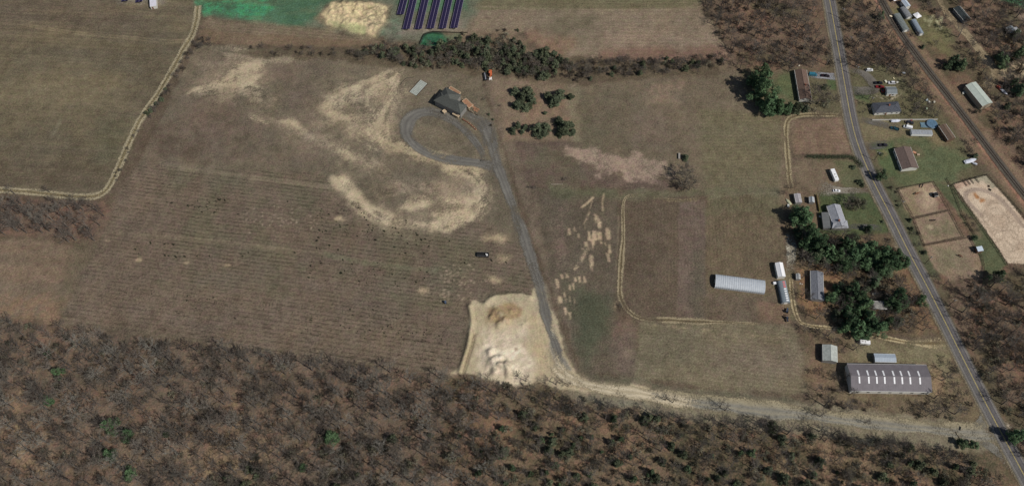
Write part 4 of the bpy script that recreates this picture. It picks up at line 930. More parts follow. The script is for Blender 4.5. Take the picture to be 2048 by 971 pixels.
building('tool_shed', 'tiny grey shed beside the two wheel track near the mobile home', 'shed', (1601,558),(1600,547),(1592,548), 2.3, .5, GRW(), mat('light_shed_roof2', (164,164,160), .7, .12, .9), nwin=0, over=.1)
building('run_in_shelter', 'small shelter with pale blue metal roof between paddock and riding arena', 'shelter', (1956,503),(1967.5,501),(1962.5,492), 2.8, .3, BRK(), mat('pale_blue_metal', (176,188,198), .5, .05, .8, stripes=(0,.6,.06)), kind='shed', nwin=0, door=False, over=.1)
building('white_shed', 'bright white ribbed metal shed directly above the red striped greenhouse', 'shed', (1556,553.5),(1550,525.5),(1565,524.5), 3.0, .9, WHT(), mat('bright_white_metal', (236,238,240), .5, .04, .8, stripes=(0,1.2,.04)), nwin=0, over=.1)
building('warehouse', 'pale green grey curved roof warehouse beyond the railway', 'warehouse', (1965,213),(1931,171),(1952,165), 4.2, 1.0, TAN(), mat('pale_green_roof', (164,172,162), .7, .08, .4), nwin=0, over=.1)
building('house', 'very dark roofed house beside the dirt lane in the upper right woods', 'house', (1928,42),(1907,17),(1920,12), 3.0, 1.5, GRW(), SH('black_shingle', (62,68,68)), nwin=3)
building('nursery_office', 'pale roofed shed at the top of the old greenhouses', 'shed', (1812,15),(1802,2),(1812,0), 3.0, .8, WHT(), mat('pale_blue_roof', (166,176,186), .6, .08, .8), nwin=1, over=.1)
building('cabin', 'grey cabin among bare trees at the upper right edge', 'cabin', (2022,66),(2012,56),(2023,51), 2.6, 1.0, GRW(), mat('grey_cabin_roof', (104,112,118), .8, .15, .8), nwin=1)

# the new timber house with its hipped roof
DK = SH('dark_new_shingle', (78,80,76)); TIM = lambda: mat('fresh_timber', (158,118,92), .8, .18, 1.5); TIM2 = lambda: mat('pale_timber', (186,166,138), .8, .12, 1.5)
t = building('house_under_construction', 'dark hip roofed new house with bare timber porches at the head of the gravel loop', 'house', (867,201),(921,228),(934,210), 5.6, 3.4, GRW(), DK, kind='hip', over=.5, nwin=4)
trz = t.rotation_euler.z
def local(t, p): 
    v = Vector((p.x-t.location.x, p.y-t.location.y, 0)); v.rotate(Matrix.Rotation(-t.rotation_euler.z, 3, 'Z')); return v
cen2, rz2, L2, W2 = frame3((871,199),(903,215),(921,189), 5.6); loc2 = local(t, cen2); hx, hy = L2/2, W2/2
wl = MB().box(-hx+.5, hx-.5, -hy+.5, hy-.5, 0, 5.5).build('rear_wing', GRW(), t, loc=loc2, rz=rz2-t.rotation_euler.z)
r = MB(); r.add([(-hx,-hy,5.52),(hx,-hy,5.52),(hx,hy,5.52),(-hx,hy,5.52),(-.3,0,9.3),(.3,0,9.3)],[(0,1,5,4),(1,2,5),(2,3,4,5),(3,0,4),(0,3,2,1)])
r.build('wing_roof', DK, wl)
def deck(parent, name, A, B, Cc, h, joists, m1, m2, loose=False):
    cen, rz, L, W = frame3(A, B, Cc, h); loc = local(parent, cen); a = rz-parent.rotation_euler.z
    fr = MB(); 
    for s in (-1, 1): fr.box(-L/2, L/2, s*W/2-.12, s*W/2+.12, h-.3, h+.06)
    for s in (-1, 1): fr.box(s*L/2-.12, s*L/2+.12, -W/2+.13, W/2-.13, h-.3, h+.04)
    for sx in (-1, 1):
        for sy in (-1, 1): fr.box(sx*(L/2-.3)-.12, sx*(L/2-.3)+.12, sy*(W/2-.3)-.12, sy*(W/2-.3)+.12, 0, h-.3)
    o = fr.build(name, m2, parent, loc=loc, rz=a)
    j = MB()
    for i in range(joists):
        x = -L/2+.3+(L-.6)*i/(joists-1); j.box(x-.14, x+.14, -W/2+.13, W/2-.13, h-.22, h)
    j.build('joists', m1, o)
    return o
deck(t, 'timber_porch', (897.5,176.5),(917.5,189),(921,184.5), 2.6, 14, TIM(), TIM2())
deck(t, 'timber_porch', (924,202),(938,216),(944,208), 2.8, 15, TIM(), TIM2())
deck(t, 'timber_porch', (904.5,227.5),(917,234),(921,228), 2.6, 9, TIM2(), TIM2())
deck(t, 'timber_porch', (884,222),(889,226),(892,221), 2.2, 5, TIM2(), TIM2())
MB().box(-.05, .05, -9, 9, 0, .1).build('porch_beam', TIM2(), t, loc=local(t, P(936,216))+Vector((0,0,2.6)), rz=1.1)
def simple(mb, name, m, loc, rz, label, cat, group=None, parts=(), **kw):
    o = mb.build(name, m, None, loc=loc, rz=rz, **kw); tag(o, label, cat, group)
    return o
# retaining timber + brick piles beside it
p = P(942,222)
o = simple(MB().box(-4.6,4.6,-.2,.2,0,.6).box(-4.6,-4.2,.2,.3,0,.6), 'retaining_timber', mat('dark_timber', (70,58,48), .9, .15, 1), P(944,225.5), P(955,231).xy.angle_signed((1,0)) if False else -0.55, 'dark retaining beam laid beside the new house driveway', 'beam')
for i, (x, y) in enumerate([(927,240),(931,242.5),(935,245),(939,248),(943,251.5),(947,255),(951,259)]):
    t = empty('pallet_of_bricks', P(x, y), random.uniform(-.6,-.3), 'small pallet of reddish bricks in the row below the new house', 'pallet', 'pallets of bricks in a row below the new house')
    MB().box(-.6,.6,-.5,.5,0,.06).box(-.6,-.5,-.5,.5,.06,.14).box(.5,.6,-.5,.5,.06,.14).box(-.05,.05,-.5,.5,.06,.14).build('pallet_base', TIM2(), t)
    b_ = MB()
    for kx in range(3):
        for ky in range(2): b_.box(-.55+kx*.37, -.22+kx*.37, -.45+ky*.46, -.03+ky*.46, .141, .85+.1*((kx+ky) % 2))
    b_.build('bricks', mat('brick_red', (120,84,66), .9, .2, 2), t)
for i, (x, y) in enumerate([(946,214),(950,216),(949,220),(953,222),(956,219),(945,210)]):
    t = empty('lumber_stack', P(x, y), random.uniform(-1,0), 'short stack of orange boards on the ground right of the new house', 'lumber', 'stacks of boards right of the new house')
    for k in range(3): MB().box(-.9,.9,-.5+k*.35,-.22+k*.35,.0,.3+.1*k).build('board', TIM(), t)
# foundation slab
cen, rz, L, W = frame3((819,183.5),(841,159.5),(857,165), .3)
t = empty('foundation_slab', cen, rz, 'pale grey green gridded slab beside the straw path left of the new house', 'slab')
MB().box(-L/2, L/2, -W/2, W/2, 0, .28).build('slab', mat('green_concrete', (156,160,152), .9, .14, .7), t)
gmb = MB()
for i in range(1, 10): gmb.box(-L/2+L*i/10-.05, -L/2+L*i/10+.05, -W/2, W/2, .283, .36)
for i in range(1, 5): gmb.box(-L/2, L/2, -W/2+W*i/5-.05, -W/2+W*i/5+.05, .363, .40)
gmb.build('reinforcing_grid', mat('grid_grey', (112,118,112), .9, .1, 1), t)
fm = MB(); fm.box(-L/2-.25,L/2+.25,-W/2-.25,-W/2-.03,0,.5).box(-L/2-.25,L/2+.25,W/2+.03,W/2+.25,0,.5); fm.build('formwork', mat('dark_timber', (70,58,48)), t)
pp = smooth_line(PL([(801,170),(804,164),(810,158),(817,155),(828,155)]), 1.0); b_ = MB()
for i in range(len(pp)-1): b_.tube((pp[i].x,pp[i].y,.12), (pp[i+1].x,pp[i+1].y,.12), .16, n=6)
tag(b_.build('drain_hose', mat('black_hose', (44,42,40), .8, .1, 1)), 'dark curved hose lying left of the gridded slab', 'hose')

# greenhouses -------------------------------------------------------
def hoop_house(name, label, A, B, Cc, eave, rise, cover, ribm, nrib, endm, top=None):
    cen, rz, L, W = frame3(A, B, Cc, eave); t = empty(name, cen, rz, label, 'greenhouse'); keep_clear(cen, L/2)
    prof = [(-W/2, .0), (-W/2, eave)] + [(-W/2*math.cos(a), eave+rise*math.sin(a)) for a in [math.pi*i/14 for i in range(1, 14)]] + [(W/2, eave), (W/2, 0)]
    mb = MB(); n = len(prof)
    vs = [(-L/2, y, z) for y, z in prof]+[(L/2, y, z) for y, z in prof]
    mb.add(vs, [(i, i+1, n+i+1, n+i) for i in range(n-1)]); cv = mb.build('cover', cover, t, smooth=False)
    for s, nm in ((-1,'end_wall'),(1,'end_wall')):
        e = MB().add([(s*(L/2-.01), y, z) for y, z in prof], [tuple(range(n))]).build(nm, endm, t)
        MB().box(s*L/2-.04, s*L/2+.04, -1, 1, .02, 2.1).build('door', TRIM(), e)
    for i in range(nrib):
        x = -L/2+L*i/(nrib-1); r = MB()
        for k in range(n-1):
            (y0, z0), (y1, z1) = prof[k], prof[k+1]
            r.tube((x, y0*1.008, z0+.02), (x, y1*1.008, z1+.02), .09, n=4, cap=False)
        r.build('rib', ribm, t)
    return t, L, W
pol = mat('grey_polythene', (164,170,176), .45, .10, .8, stripes=(0,1.3,.10)); ribw = mat('rib_white', (214,216,218), .5, .05, 1)
hoop_house('greenhouse', 'long grey plastic hoop greenhouse standing alone in the brown field', (1430,573.5),(1529,586),(1530,560.5), 1.6, 1.9, pol, ribw, 24, mat('dark_end', (34,36,34), .8, .1, 1))
t, L, W = hoop_house('greenhouse', 'narrow greenhouse with red and white ridge vents below the white shed', (1564,605),(1555,562.5),(1571,560.5), 2.0, 1.0, mat('blue_grey_glass', (112,122,128), .4, .1, .8, stripes=(0,1.0,.2)), mat('rib_grey', (140,146,150), .5, .05, 1), 18, mat('dull_end', (120,122,120), .8, .1, 1))
for i in range(9):
    x = -L/2+1.0+(L-2)*i/8
    MB().box(x-.42, x+.42, -W*.2-.5, -W*.2+.9, 2.95, 3.14).build('ridge_vent', mat('vent_red', (196,112,112), .6, .05, 1) if i > 5 else ribw, t)
for A, B, Cc, lab in (((1787,30),(1806,62),(1817,57),'dull grey old greenhouse nearest the railway in the upper right'), ((1800,17),(1813,36),(1823,31),'short weathered greenhouse at the top of the nursery group'), ((1822,41),(1838,69),(1847,66),'bluish glazed old greenhouse right of the nursery group')):
    B, A = A, B
    hoop_house('greenhouse', lab, A, B, (B[0]+(Cc[0]-A[0]), B[1]+(Cc[1]-A[1])), 1.8, .9, mat('old_glass_'+str(A[0]), {62:(104,110,106),36:(112,112,112)}.get(A[1], (126,138,148)), .45, .22, .7, stripes=(0,1.1,.25)), mat('rib_grey', (140,146,150)), 14, mat('dull_end', (120,122,120)))

# solar rows --------------------------------------------------------
pvm = mat('solar_cell', (44,38,66), .35, .12, 1.2, stripes=(1,.5,.12), spec=.25); frm = mat('solar_frame', (150,138,160), .5, .06, 1)
def solar_row(A, B, width, label, group=None, modules=None):
    a, b = P(*A), P(*B); d = b-a; L = d.length; rz = math.atan2(d.y, d.x)
    t = empty('solar_array_row', (a+b)/2, rz, label, 'solar panels', group)
    n = modules or int(L/2.05); ml = L/n; tilt = math.radians(9)
    def pt(x, y): return (x, y*math.cos(tilt), 2.0-y*math.sin(tilt))
    for i in range(n):
        for s in (0, 1):
            x0, x1 = -L/2+i*ml+.07, -L/2+(i+1)*ml-.07; y0, y1 = (-width/2, -.09) if s == 0 else (.09, width/2)
            q = [pt(x0,y0),pt(x1,y0),pt(x1,y1),pt(x0,y1)]
            MB().add([(v[0],v[1],v[2]) for v in q]+[(v[0],v[1],v[2]-.05) for v in q], [(0,1,2,3),(7,6,5,4),(0,4,5,1),(1,5,6,2),(2,6,7,3),(3,7,4,0)]).build('panel', pvm, t)
    f = MB()
    for y in (-width/2-.03, 0, width/2+.03):
        p_, q_ = pt(-L/2, y), pt(L/2, y); f.add([(p_[0],p_[1]-.09,p_[2]-.03),(q_[0],q_[1]-.09,q_[2]-.03),(q_[0],q_[1]+.09,q_[2]-.03),(p_[0],p_[1]+.09,p_[2]-.03),(p_[0],p_[1]-.09,p_[2]-.16),(q_[0],q_[1]-.09,q_[2]-.16),(q_[0],q_[1]+.09,q_[2]-.16),(p_[0],p_[1]+.09,p_[2]-.16)],[(0,1,2,3),(4,7,6,5),(0,4,5,1),(1,5,6,2),(2,6,7,3),(3,7,4,0)])
    f.build('frame', frm, t)
    ps = MB()
    for i in range(0, n+1, 4): ps.tube((-L/2+i*ml, 0, 0), (-L/2+i*ml, 0, 1.95), .09, n=6)
    ps.build('posts', mat('dark_metal', (50,50,52)), t)
for k, (A, B) in enumerate([((801,33),(826,-60)),((813,62),(843,-60)),((837,62),(866,-60)),((861,61),(890,-60)),((885,61),(913,-60)),((908,60),(935,-60))]):
    solar_row(A, B, 4.9, ['short first row of dark purple solar panels next to the tan heap','second row of dark purple solar panels from the tan heap','third row of dark solar panels from the tan heap','fourth row of dark solar panels from the tan heap','fifth row of dark solar panels from the tan heap','last row of dark solar panels beside the bare brown field'][k], 'rows of solar panels')
for k, (A, B) in enumerate([((252,6),(262,-60)),((280,8),(291,-60))]): solar_row(A, B, 4.9, ['left of two solar rows cut by the top edge at upper left','right of two solar rows cut by the top edge at upper left'][k], 'distant solar rows at the upper left')
building('white_roofed_shed', 'white roofed shed cut by the top edge at upper left', 'shed', (300,14),(313,12),(320,-16), 2.6, .5, WHT(), mat('faded_white_roof', (190,188,196), .6, .08, .8), nwin=0, over=.1)
# silt fence round the basin
def fence(name, label, line, h, postm, railm, rails=3, pitch=3.0, solid=False, cat='fence', group=None, z=0.0, closed=False):
    pts = PL(line); 
    if closed: pts.append(pts[0])
    t = empty(name, (pts[0].x, pts[0].y, 0), 0, label, cat, group); o0 = Vector((pts[0].x, pts[0].y, 0)); total = sum((pts[i+1]-pts[i]).length for i in range(len(pts)-1))
    pitch = max(pitch, total/90)
    for i in range(len(pts)-1):
        a, b = pts[i]-o0, pts[i+1]-o0; d = b-a; n = max(1, round(d.length/pitch)); rz = math.atan2(d.y, d.x)
        for k in range(n+(1 if i == len(pts)-2 else 0)):
            q = a+d*k/n; s = .07
            o = MB().box(-s, s, -s, s, 0, h+.08).build('post', postm, t, loc=(q.x, q.y, z), rz=rz)
        r = MB(); L = d.length
        if solid: r.box(.02, L-.02, -.03, .03, .05, h)
        else:
            for j in range(rails): zz = h*(j+1)/rails-.12; r.box(.02, L-.02, -.035, .035, zz, zz+.14)
        r.build('panel' if solid else 'rails', railm, t, loc=(a.x, a.y, z), rz=rz)
    return t
DM = mat('dark_post', (44,40,36), .9, .15, 1); DW = mat('weathered_rail', (84,72,60), .9, .15, 1)
fence('silt_fence', 'black silt fence along the upper edge of the green basin', [(838,90),(848,69),(865,64),(910,66),(935,66)], .9, DM, DM, solid=True, pitch=4)
fence('plank_fence', 'long thin white fence running east from the road below the slate roofed house', [(1744,241),(1874,240)], 1.3, TRIM(), mat('white_fence', (190,188,182), .7, .08, 1), solid=True, pitch=2.6)
fence('board_fence', 'yellow timber fence on the left side of the grey cross gabled house lawn', [(1632,390),(1638,423)], 1.5, mat('yellow_timber', (164,150,96), .8, .12, 1), mat('yellow_timber', (164,150,96)), solid=True, pitch=2.5)
fence('paddock_fence', 'dark rail fence around the upper horse paddock beside the road', [(1795,378),(1866,364),(1898,420),(1826,436)], 1.4, DM, DW, closed=True)
fence('paddock_fence', 'dark rail fence around the middle horse paddock', [(1827,438.5),(1898,422),(1926,474),(1848,490)], 1.4, DM, DW, closed=True)
fence('paddock_fence', 'dark rail fence on the right of the lowest paddock', [(1848,492),(1938,475.5),(1948,492),(1962,512),(1967,530),(1966,556)], 1.4, DM, DW)
fence('paddock_fence', 'rail fence along the lane between paddocks and riding arena', [(1892,358),(1905,380),(1925,432),(1950,472)], 1.3, DM, DW)
fence('arena_fence', 'long dark fence bounding the sand riding arena', [(1903,370),(1972,350),(2000,380),(2040,425),(2080,475),(2100,505)], 1.5, DM, DM)
fence('arena_fence', 'long dark fence on the paddock side of the riding arena', [(1903,371),(1950,438),(1985,486),(2014,530)], 1.5, DM, DM)
fence('wire_fence', 'thin dark fence above the railway behind the parked trucks', [(1802,125),(1823,155),(1845,178),(1863,198)], 1.5, DM, DM, rails=2)
for i, x in enumerate((1924, 1931, 1938, 1948)):
    fence('stall_rail', 'dark stall partition at the top of the riding arena, one of four', [(x,360-i*1.8),(x+8.5,372-i*2)], 1.3, DM, DM, pitch=3, cat='rail', group='stall partitions at the top of the arena')
fence('pen_fence', 'small pen of dark rails beside the pale blue roofed shelter', [(1951,495),(1940,495),(1946,507)], 1.2, DM, DM, rails=2, cat='fence')
fence('entrance_wall', 'curved low stone wall at the mouth of the access lane', [(1911,863),(1913,868),(1917,873),(1920,877)], .7, mat('pale_stone', (170,152,130), .9, .2, 1), mat('pale_stone', (170,152,130)), solid=True, pitch=1.2, cat='wall')
fence('entrance_wall', 'short pale wall at the upper side of the access lane mouth', [(1921,853),(1920,860)], 1.2, mat('pale_stone', (170,152,130)), mat('pale_stone2', (200,192,172), .9, .15, 1), solid=True, pitch=1.5, cat='wall')
fence('low_barrier', 'short pale rail lying in the field above the nursery patches', [(1103,369),(1125,369)], .5, mat('pale_stone2', (200,192,172)), mat('pale_stone2', (200,192,172)), rails=1, cat='rail')

# vehicles ----------------------------------------------------------
TYRE = mat('tyre_rubber', (34,34,34), .9, .1, 2); RIM = mat('bright_metal', (170,170,170), .3, .05, 1, .9); CARGL = mat('car_glass', (26,30,36), .12, .05, .5, spec=.8)
def cage(mb, secs):
    """loft of cross sections: (x, halfwidth_bottom, halfwidth_top, z0, z1)"""
    vs = []; fs = []
    for (x, wb, wt, z0, z1) in secs:
        vs += [(x,-wb,z0),(x,wb,z0),(x,wb*1.0,z0+(z1-z0)*.6),(x,wt,z1),(x,-wt,z1),(x,-wb,z0+(z1-z0)*.6)]
    n = 6; k = len(secs)
    for i in range(k-1):
        for j in range(n): fs.append((i*n+j, i*n+(j+1) % n, (i+1)*n+(j+1) % n, (i+1)*n+j))
    fs += [tuple(range(n-1,-1,-1)), tuple(range((k-1)*n, k*n))]
    return mb.add(vs, fs)
def car(px, py, qx, qy, colour, label, kind='sedan', name=None, group=None):
    """(px,py) rear and (qx,qy) front, photo readings"""
    a, b = P(px, py), P(qx, qy); d = b-a; rz = math.atan2(d.y, d.x)
    nm = {'sedan':'parked_car','suv':'parked_car','pickup':'pickup_truck','van':'parked_van'}[kind]
    t = empty(name or nm, (a+b)/2, rz, label, {'sedan':'car','suv':'car','pickup':'truck','van':'van'}[kind], group)
    cm = mat('car_paint_%d_%d_%d' % colour, colour, .3, .04, .5, spec=.5)
    m = MB()
    if kind == 'sedan':
        cage(m, [(-2.3,.75,.68,.45,.85),(-2.15,.88,.78,.3,1.0),(-1.2,.92,.82,.28,1.05),(0,.92,.84,.28,1.02),(1.1,.92,.82,.28,.98),(2.0,.86,.74,.3,.82),(2.28,.7,.62,.42,.68)])
        g_ = cage(MB(), [(-1.75,.74,.66,.98,1.03),(-1.15,.76,.62,.98,1.4),(.25,.78,.62,.98,1.43),(1.05,.76,.68,.96,1.0)]); rx = (-1.1,.22,.6,1.40,1.46); hw = .88; L = 2.28
    elif kind == 'suv':
        cage(m, [(-2.35,.85,.8,.45,1.1),(-2.2,.94,.86,.32,1.2),(0,.95,.88,.32,1.15),(1.2,.94,.84,.32,1.1),(2.1,.88,.78,.35,1.0),(2.35,.75,.68,.45,.8)])
        g_ = cage(MB(), [(-2.2,.82,.7,1.15,1.5),(-1.9,.84,.7,1.15,1.72),(.5,.84,.7,1.12,1.74),(1.25,.8,.72,1.08,1.12)]); rx = (-1.85,.45,.68,1.70,1.78); hw = .92; L = 2.35
    elif kind == 'van':
        cage(m, [(-2.7,.95,.9,.45,2.0),(-2.5,.98,.92,.4,2.15),(1.2,.98,.9,.4,2.15),(1.9,.96,.84,.4,1.35),(2.6,.9,.8,.42,1.1),(2.75,.8,.7,.5,.9)])
        g_ = cage(MB(), [(1.15,.9,.86,1.3,2.12),(1.6,.9,.84,1.3,1.75),(1.95,.88,.8,1.28,1.38)]); rx = (-2.45,1.15,.88,2.14,2.2); hw = .96; L = 2.75
    else:
        cage(m, [(-.1,.95,.9,.4,1.15),(1.4,.95,.88,.4,1.12),(2.4,.9,.8,.42,1.05),(2.75,.8,.74,.5,.85)])
        m.box(-2.75,-.1,-.95,-.85,.45,1.15).box(-2.75,-.1,.85,.95,.45,1.15).box(-2.75,-2.66,-.85,.85,.45,1.12).box(-2.66,-.1,-.85,.85,.45,.66)
        g_ = cage(MB(), [(-.15,.84,.72,1.1,1.7),(.1,.84,.7,1.1,1.78),(.9,.84,.7,1.1,1.78),(1.45,.8,.72,1.08,1.12)]); rx = (.02,.88,.68,1.76,1.82); hw = .92; L = 2.75
    m.build('body', cm, t, bevel=.035)
    g_.build('windows', CARGL, t)
    MB().box(rx[0], rx[1], -rx[2], rx[2], rx[3], rx[4]).build('roof', cm, t, bevel=.02)
    for x in (-L*.6, L*.62):
        for s in (-1, 1):
            w_ = MB().tube((x, s*(hw+.03), .34), (x, s*(hw-.2), .34), .34, n=14).build('wheel', TYRE, t)
            MB().tube((x, s*(hw+.045), .34), (x, s*(hw), .34), .2, n=10).build('rim', RIM, w_)
    for s in (-1, 1):
        MB().box(L-.06, L+.02, s*.6-.16, s*.6+.16, .62, .76).build('headlight', mat('lamp_lens', (215,215,210), .2, .03, 1), t)
        MB().box(-L-.03, -L+.05, s*.62-.14, s*.62+.14, .72, .88).build('tail_light', mat('tail_lens', (150,30,28), .3, .03, 1), t)
    return t
car(1730,141.5,1746,141, (205,206,206), 'white hatchback with dark windows parked north of the garage', 'suv')
car(1748,167,1764,167, (26,26,30), 'black pickup parked just above the dark red one', 'pickup')
car(1749,174.5,1769,175.5, (110,28,32), 'dark red pickup parked left of the grey garage', 'pickup')
car(1763,184,1774,182, (126,40,34), 'rusty red small car at the left side of the grey garage', 'sedan')
car(1787,167,1778,167, (190,190,192), 'silver car parked behind the garage', 'suv')
car(1613,149.5,1637,151.5, (44,100,118), 'teal blue van parked beside the ranch house on the pale driveway', 'van')
car(1641,152,1659,153.5, (38,24,28), 'dark maroon pickup on the pale concrete driveway', 'pickup')
car(1665,382,1680,382.5, (232,233,232), 'bright white car on the gravel drive below the camper trailer', 'sedan')
car(1798,260.5,1779,255.5, (30,62,72), 'dark teal pickup on the asphalt drive below the white fence', 'pickup')
car(1823,258,1806,253.5, (214,216,218), 'white van parked just right of the dark teal pickup', 'van')
car(1812,245,1826,247, (38,40,48), 'dark car parked close below the white fence', 'suv')
car(1758,291,1773,291, (44,40,46), 'black pickup parked nose in at the brown roofed house', 'pickup')
car(1994,173,2003,182, (150,72,58), 'faded red truck cab on the right of the warehouse', 'sedan')
# boats and similar
def boat(px, py, qx, qy, hull, label):
    a, b = P(px, py), P(qx, qy); d = b-a; L = d.length; t = empty('covered_boat', (a+b)/2, math.atan2(d.y, d.x), label, 'boat')
    secs = [(-L/2,.25*L*.5,.28*L*.5,.5,1.1),(-L*.2,.3*L*.5,.33*L*.5,.4,1.15),(L*.2,.28*L*.5,.32*L*.5,.45,1.2),(L*.4,.14*L*.5,.2*L*.5,.6,1.3),(L*.5,.02,.04,.9,1.35)]
    cage(MB(), secs).build('hull', mat('boat_hull', hull, .4, .05, 1), t, bevel=.03)
    cage(MB(), [(-L*.42,.2*L*.5,.1*L*.5,1.1,1.5),(0,.24*L*.5,.1*L*.5,1.12,1.8),(L*.3,.16*L*.5,.05*L*.5,1.15,1.45)]).build('cover', mat('boat_cover', (190,194,204), .7, .15, 1.5), t)
    MB().box(-L/2-.3, L/2+.5, -.08, .08, .3, .42).build('trailer_frame', mat('dark_metal', (50,50,52)), t)
    for s in (-1, 1): MB().tube((-.4, s*.9, .3), (-.4, s*.7, .3), .3, n=12).build('wheel', TYRE, t)
boat(1928,326,1951,320, (196,198,204), 'silver covered boat on a trailer by the railway fence')
boat(1953,330,1943,327, (205,206,180), 'small pale yellow boat lying just below the silver boat')
boat(2001,180,2013,191, (188,186,176), 'long pale boat beside the faded red truck cab')
boat(1781,243.5,1800,243, (196,198,200), 'narrow white boat under the left part of the white fence')
# swimming pool with cover
p = P(1863, 249); t = empty('swimming_pool', p, 0.1, 'faded blue covered swimming pool next to the brown shed', 'pool')
mb = MB(); n = 22
mb.tube((0,0,0),(0,0,1.1),3.4,n=n); mb.build('pool_wall', mat('pool_wall', (120,140,156), .6, .1, 1), t)
MB().tube((0,0,1.101),(0,0,1.16),3.25,n=n).build('pool_cover', mat('blue_tarp', (78,104,124), .7, .22, .9), t)
p = P(1850, 250); t = tag(MB().box(-3,3,-2,2,0,.08).box(-2.8,-2.2,-1.6,1.4,.08,.3).build('blue_tarp', mat('dull_blue_tarp', (92,116,128), .8, .25, .7), None, loc=p, rz=-.05), 'dull blue tarpaulin spread left of the covered pool', 'tarpaulin')
# white canopies
for x, y, s, lab in ((1832,35.5,2.2,'white canopy tent beside the old greenhouses'),(2029,65,2.3,'white canopy tent beside the grey cabin'),(1787,2,1.8,'small white canopy at the top edge near the railway')):
    p = P(x, y); t = empty('canopy_tent', p, .5, lab, 'tent')
    MB().add([(-s,-s,2.3),(s,-s,2.3),(s,s,2.3),(-s,s,2.3),(0,0,3.1)], [(0,1,4),(1,2,4),(2,3,4),(3,0,4),(0,3,2,1)]).build('canopy', mat('canopy_white', (226,228,232), .7, .05, 1), t)
    for sx in (-1,1):
        for sy in (-1,1): MB().tube((sx*s*.95,sy*s*.95,0),(sx*s*.95,sy*s*.95,2.3),.05,n=6).build('leg', TRIM(), t)
# dumpster in the field
p = P(966,510.5); d_ = P(979,511)-P(953,510); t = empty('open_container', p, math.atan2(d_.y,d_.x), 'open black roll off container standing alone in the field', 'container')
L, W = 3.5, 1.25; blk = mat('black_steel', (30,30,32), .7, .12, 1.5)
mb = MB(); mb.box(-L,L,-W,-W+.1,.15,1.7).box(-L,L,W-.1,W,.15,1.7).box(-L,-L+.1,-W+.1,W-.1,.15,1.7).box(L-.1,L,-W+.1,W-.1,.15,1.7).box(-L+.1,L-.1,-W+.1,W-.1,.15,.3)
mb.build('body', blk, t)
rb = MB()
for i in range(8):
    x = -L+.4+i*(2*L-.8)/7
    for s in (-1,1): rb.box(x-.07,x+.07,s*(W+.06)-.06,s*(W+.06)+.06,.2,1.72)
rb.build('side_ribs', mat('grey_steel', (78,78,80), .6, .1, 1), t)
rl_ = MB()
for s in (-1,1): rl_.box(-L-.05,L+.05,s*W-.1,s*W+.1,1.7,1.8)
rl_.build('top_rail', mat('grey_steel', (78,78,80)), t)
MB().box(2.0,2.9,-.7,.3,.3,1.5).box(1.5,2.2,.1,.8,.3,1.2).build('white_debris', mat('debris_white', (210,210,206), .8, .15, 2), t)
# portable toilet
t = empty('portable_toilet', P(891,605), .2, 'small dark blue portable toilet in the field above the sand pit', 'toilet')
MB().box(-.6,.6,-.6,.6,.05,2.1).build('cabin', mat('toilet_blue', (38,48,62), .6, .08, 1), t, bevel=.05)
MB().add([(-.62,-.62,2.11),(.62,-.62,2.11),(.62,.62,2.11),(-.62,.62,2.11),(0,0,2.4)],[(0,1,4),(1,2,4),(2,3,4),(3,0,4)]).build('roof', mat('toilet_roof', (70,80,96), .6, .08, 1), t)
MB().box(-.4,.4,-.64,-.605,.15,1.95).build('door', mat('toilet_door', (60,80,108), .6, .08, 1), t)
# black trailer and orange machine by the hedge
p0, p1 = P(972,163), P(969,146); d_ = p1-p0; t = empty('flatbed_trailer', (p0+p1)/2, math.atan2(d_.y,d_.x), 'black flatbed trailer with a pale beam, next to the orange loader', 'trailer')
MB().box(-3.4,3.4,-1.2,1.2,.7,.95).box(-3.4,-3.2,-1.2,1.2,.95,1.6).build('deck', blk, t)
MB().box(-2.8,2.8,-.25,.2,.96,1.3).build('beam', mat('pale_metal', (140,142,148), .6, .08, 1), t)
for x in (-.6,.6):
    for s in (-1,1): MB().tube((x,s*1.2,.4),(x,s*.95,.4),.4,n=12).build('wheel', TYRE, t)
p0, p1 = P(981,162), P(981,142); d_ = p1-p0; t = empty('telescopic_loader', (p0+p1)/2, math.atan2(d_.y,d_.x), 'orange telescopic loader with white front parked by the hedgerow', 'loader')
ORG = mat('loader_orange', (180,98,64), .5, .1, 1)
MB().box(-.6,3.6,-1.0,1.0,.7,1.5).box(2.2,3.6,-.95,.95,1.5,2.0).build('body', ORG, t, bevel=.06)
MB().box(-3.2,3.0,-.25,.25,2.05,2.5).build('boom', ORG, t, bevel=.04)
cb = MB().box(.2,1.8,.3,1.0,1.5,2.7).build('cab', mat('cab_dark', (48,50,52), .4, .05, 1), t, bevel=.05)
MB().box(.15,1.85,.28,1.02,2.71,2.78).build('cab_roof', ORG, cb)
MB().box(-3.6,-1.6,-.9,.9,.3,1.0).box(-4.0,-3.6,-1.0,-.8,.3,.6).box(-4.0,-3.6,.8,1.0,.3,.6).build('front_attachment', mat('white_steel', (214,210,204), .5, .12, 1), t)
for x in (0.1,3.0):
    for s in (-1,1): MB().tube((x,s*1.25,.6),(x,s*.9,.6),.6,n=14).build('wheel', TYRE, t)
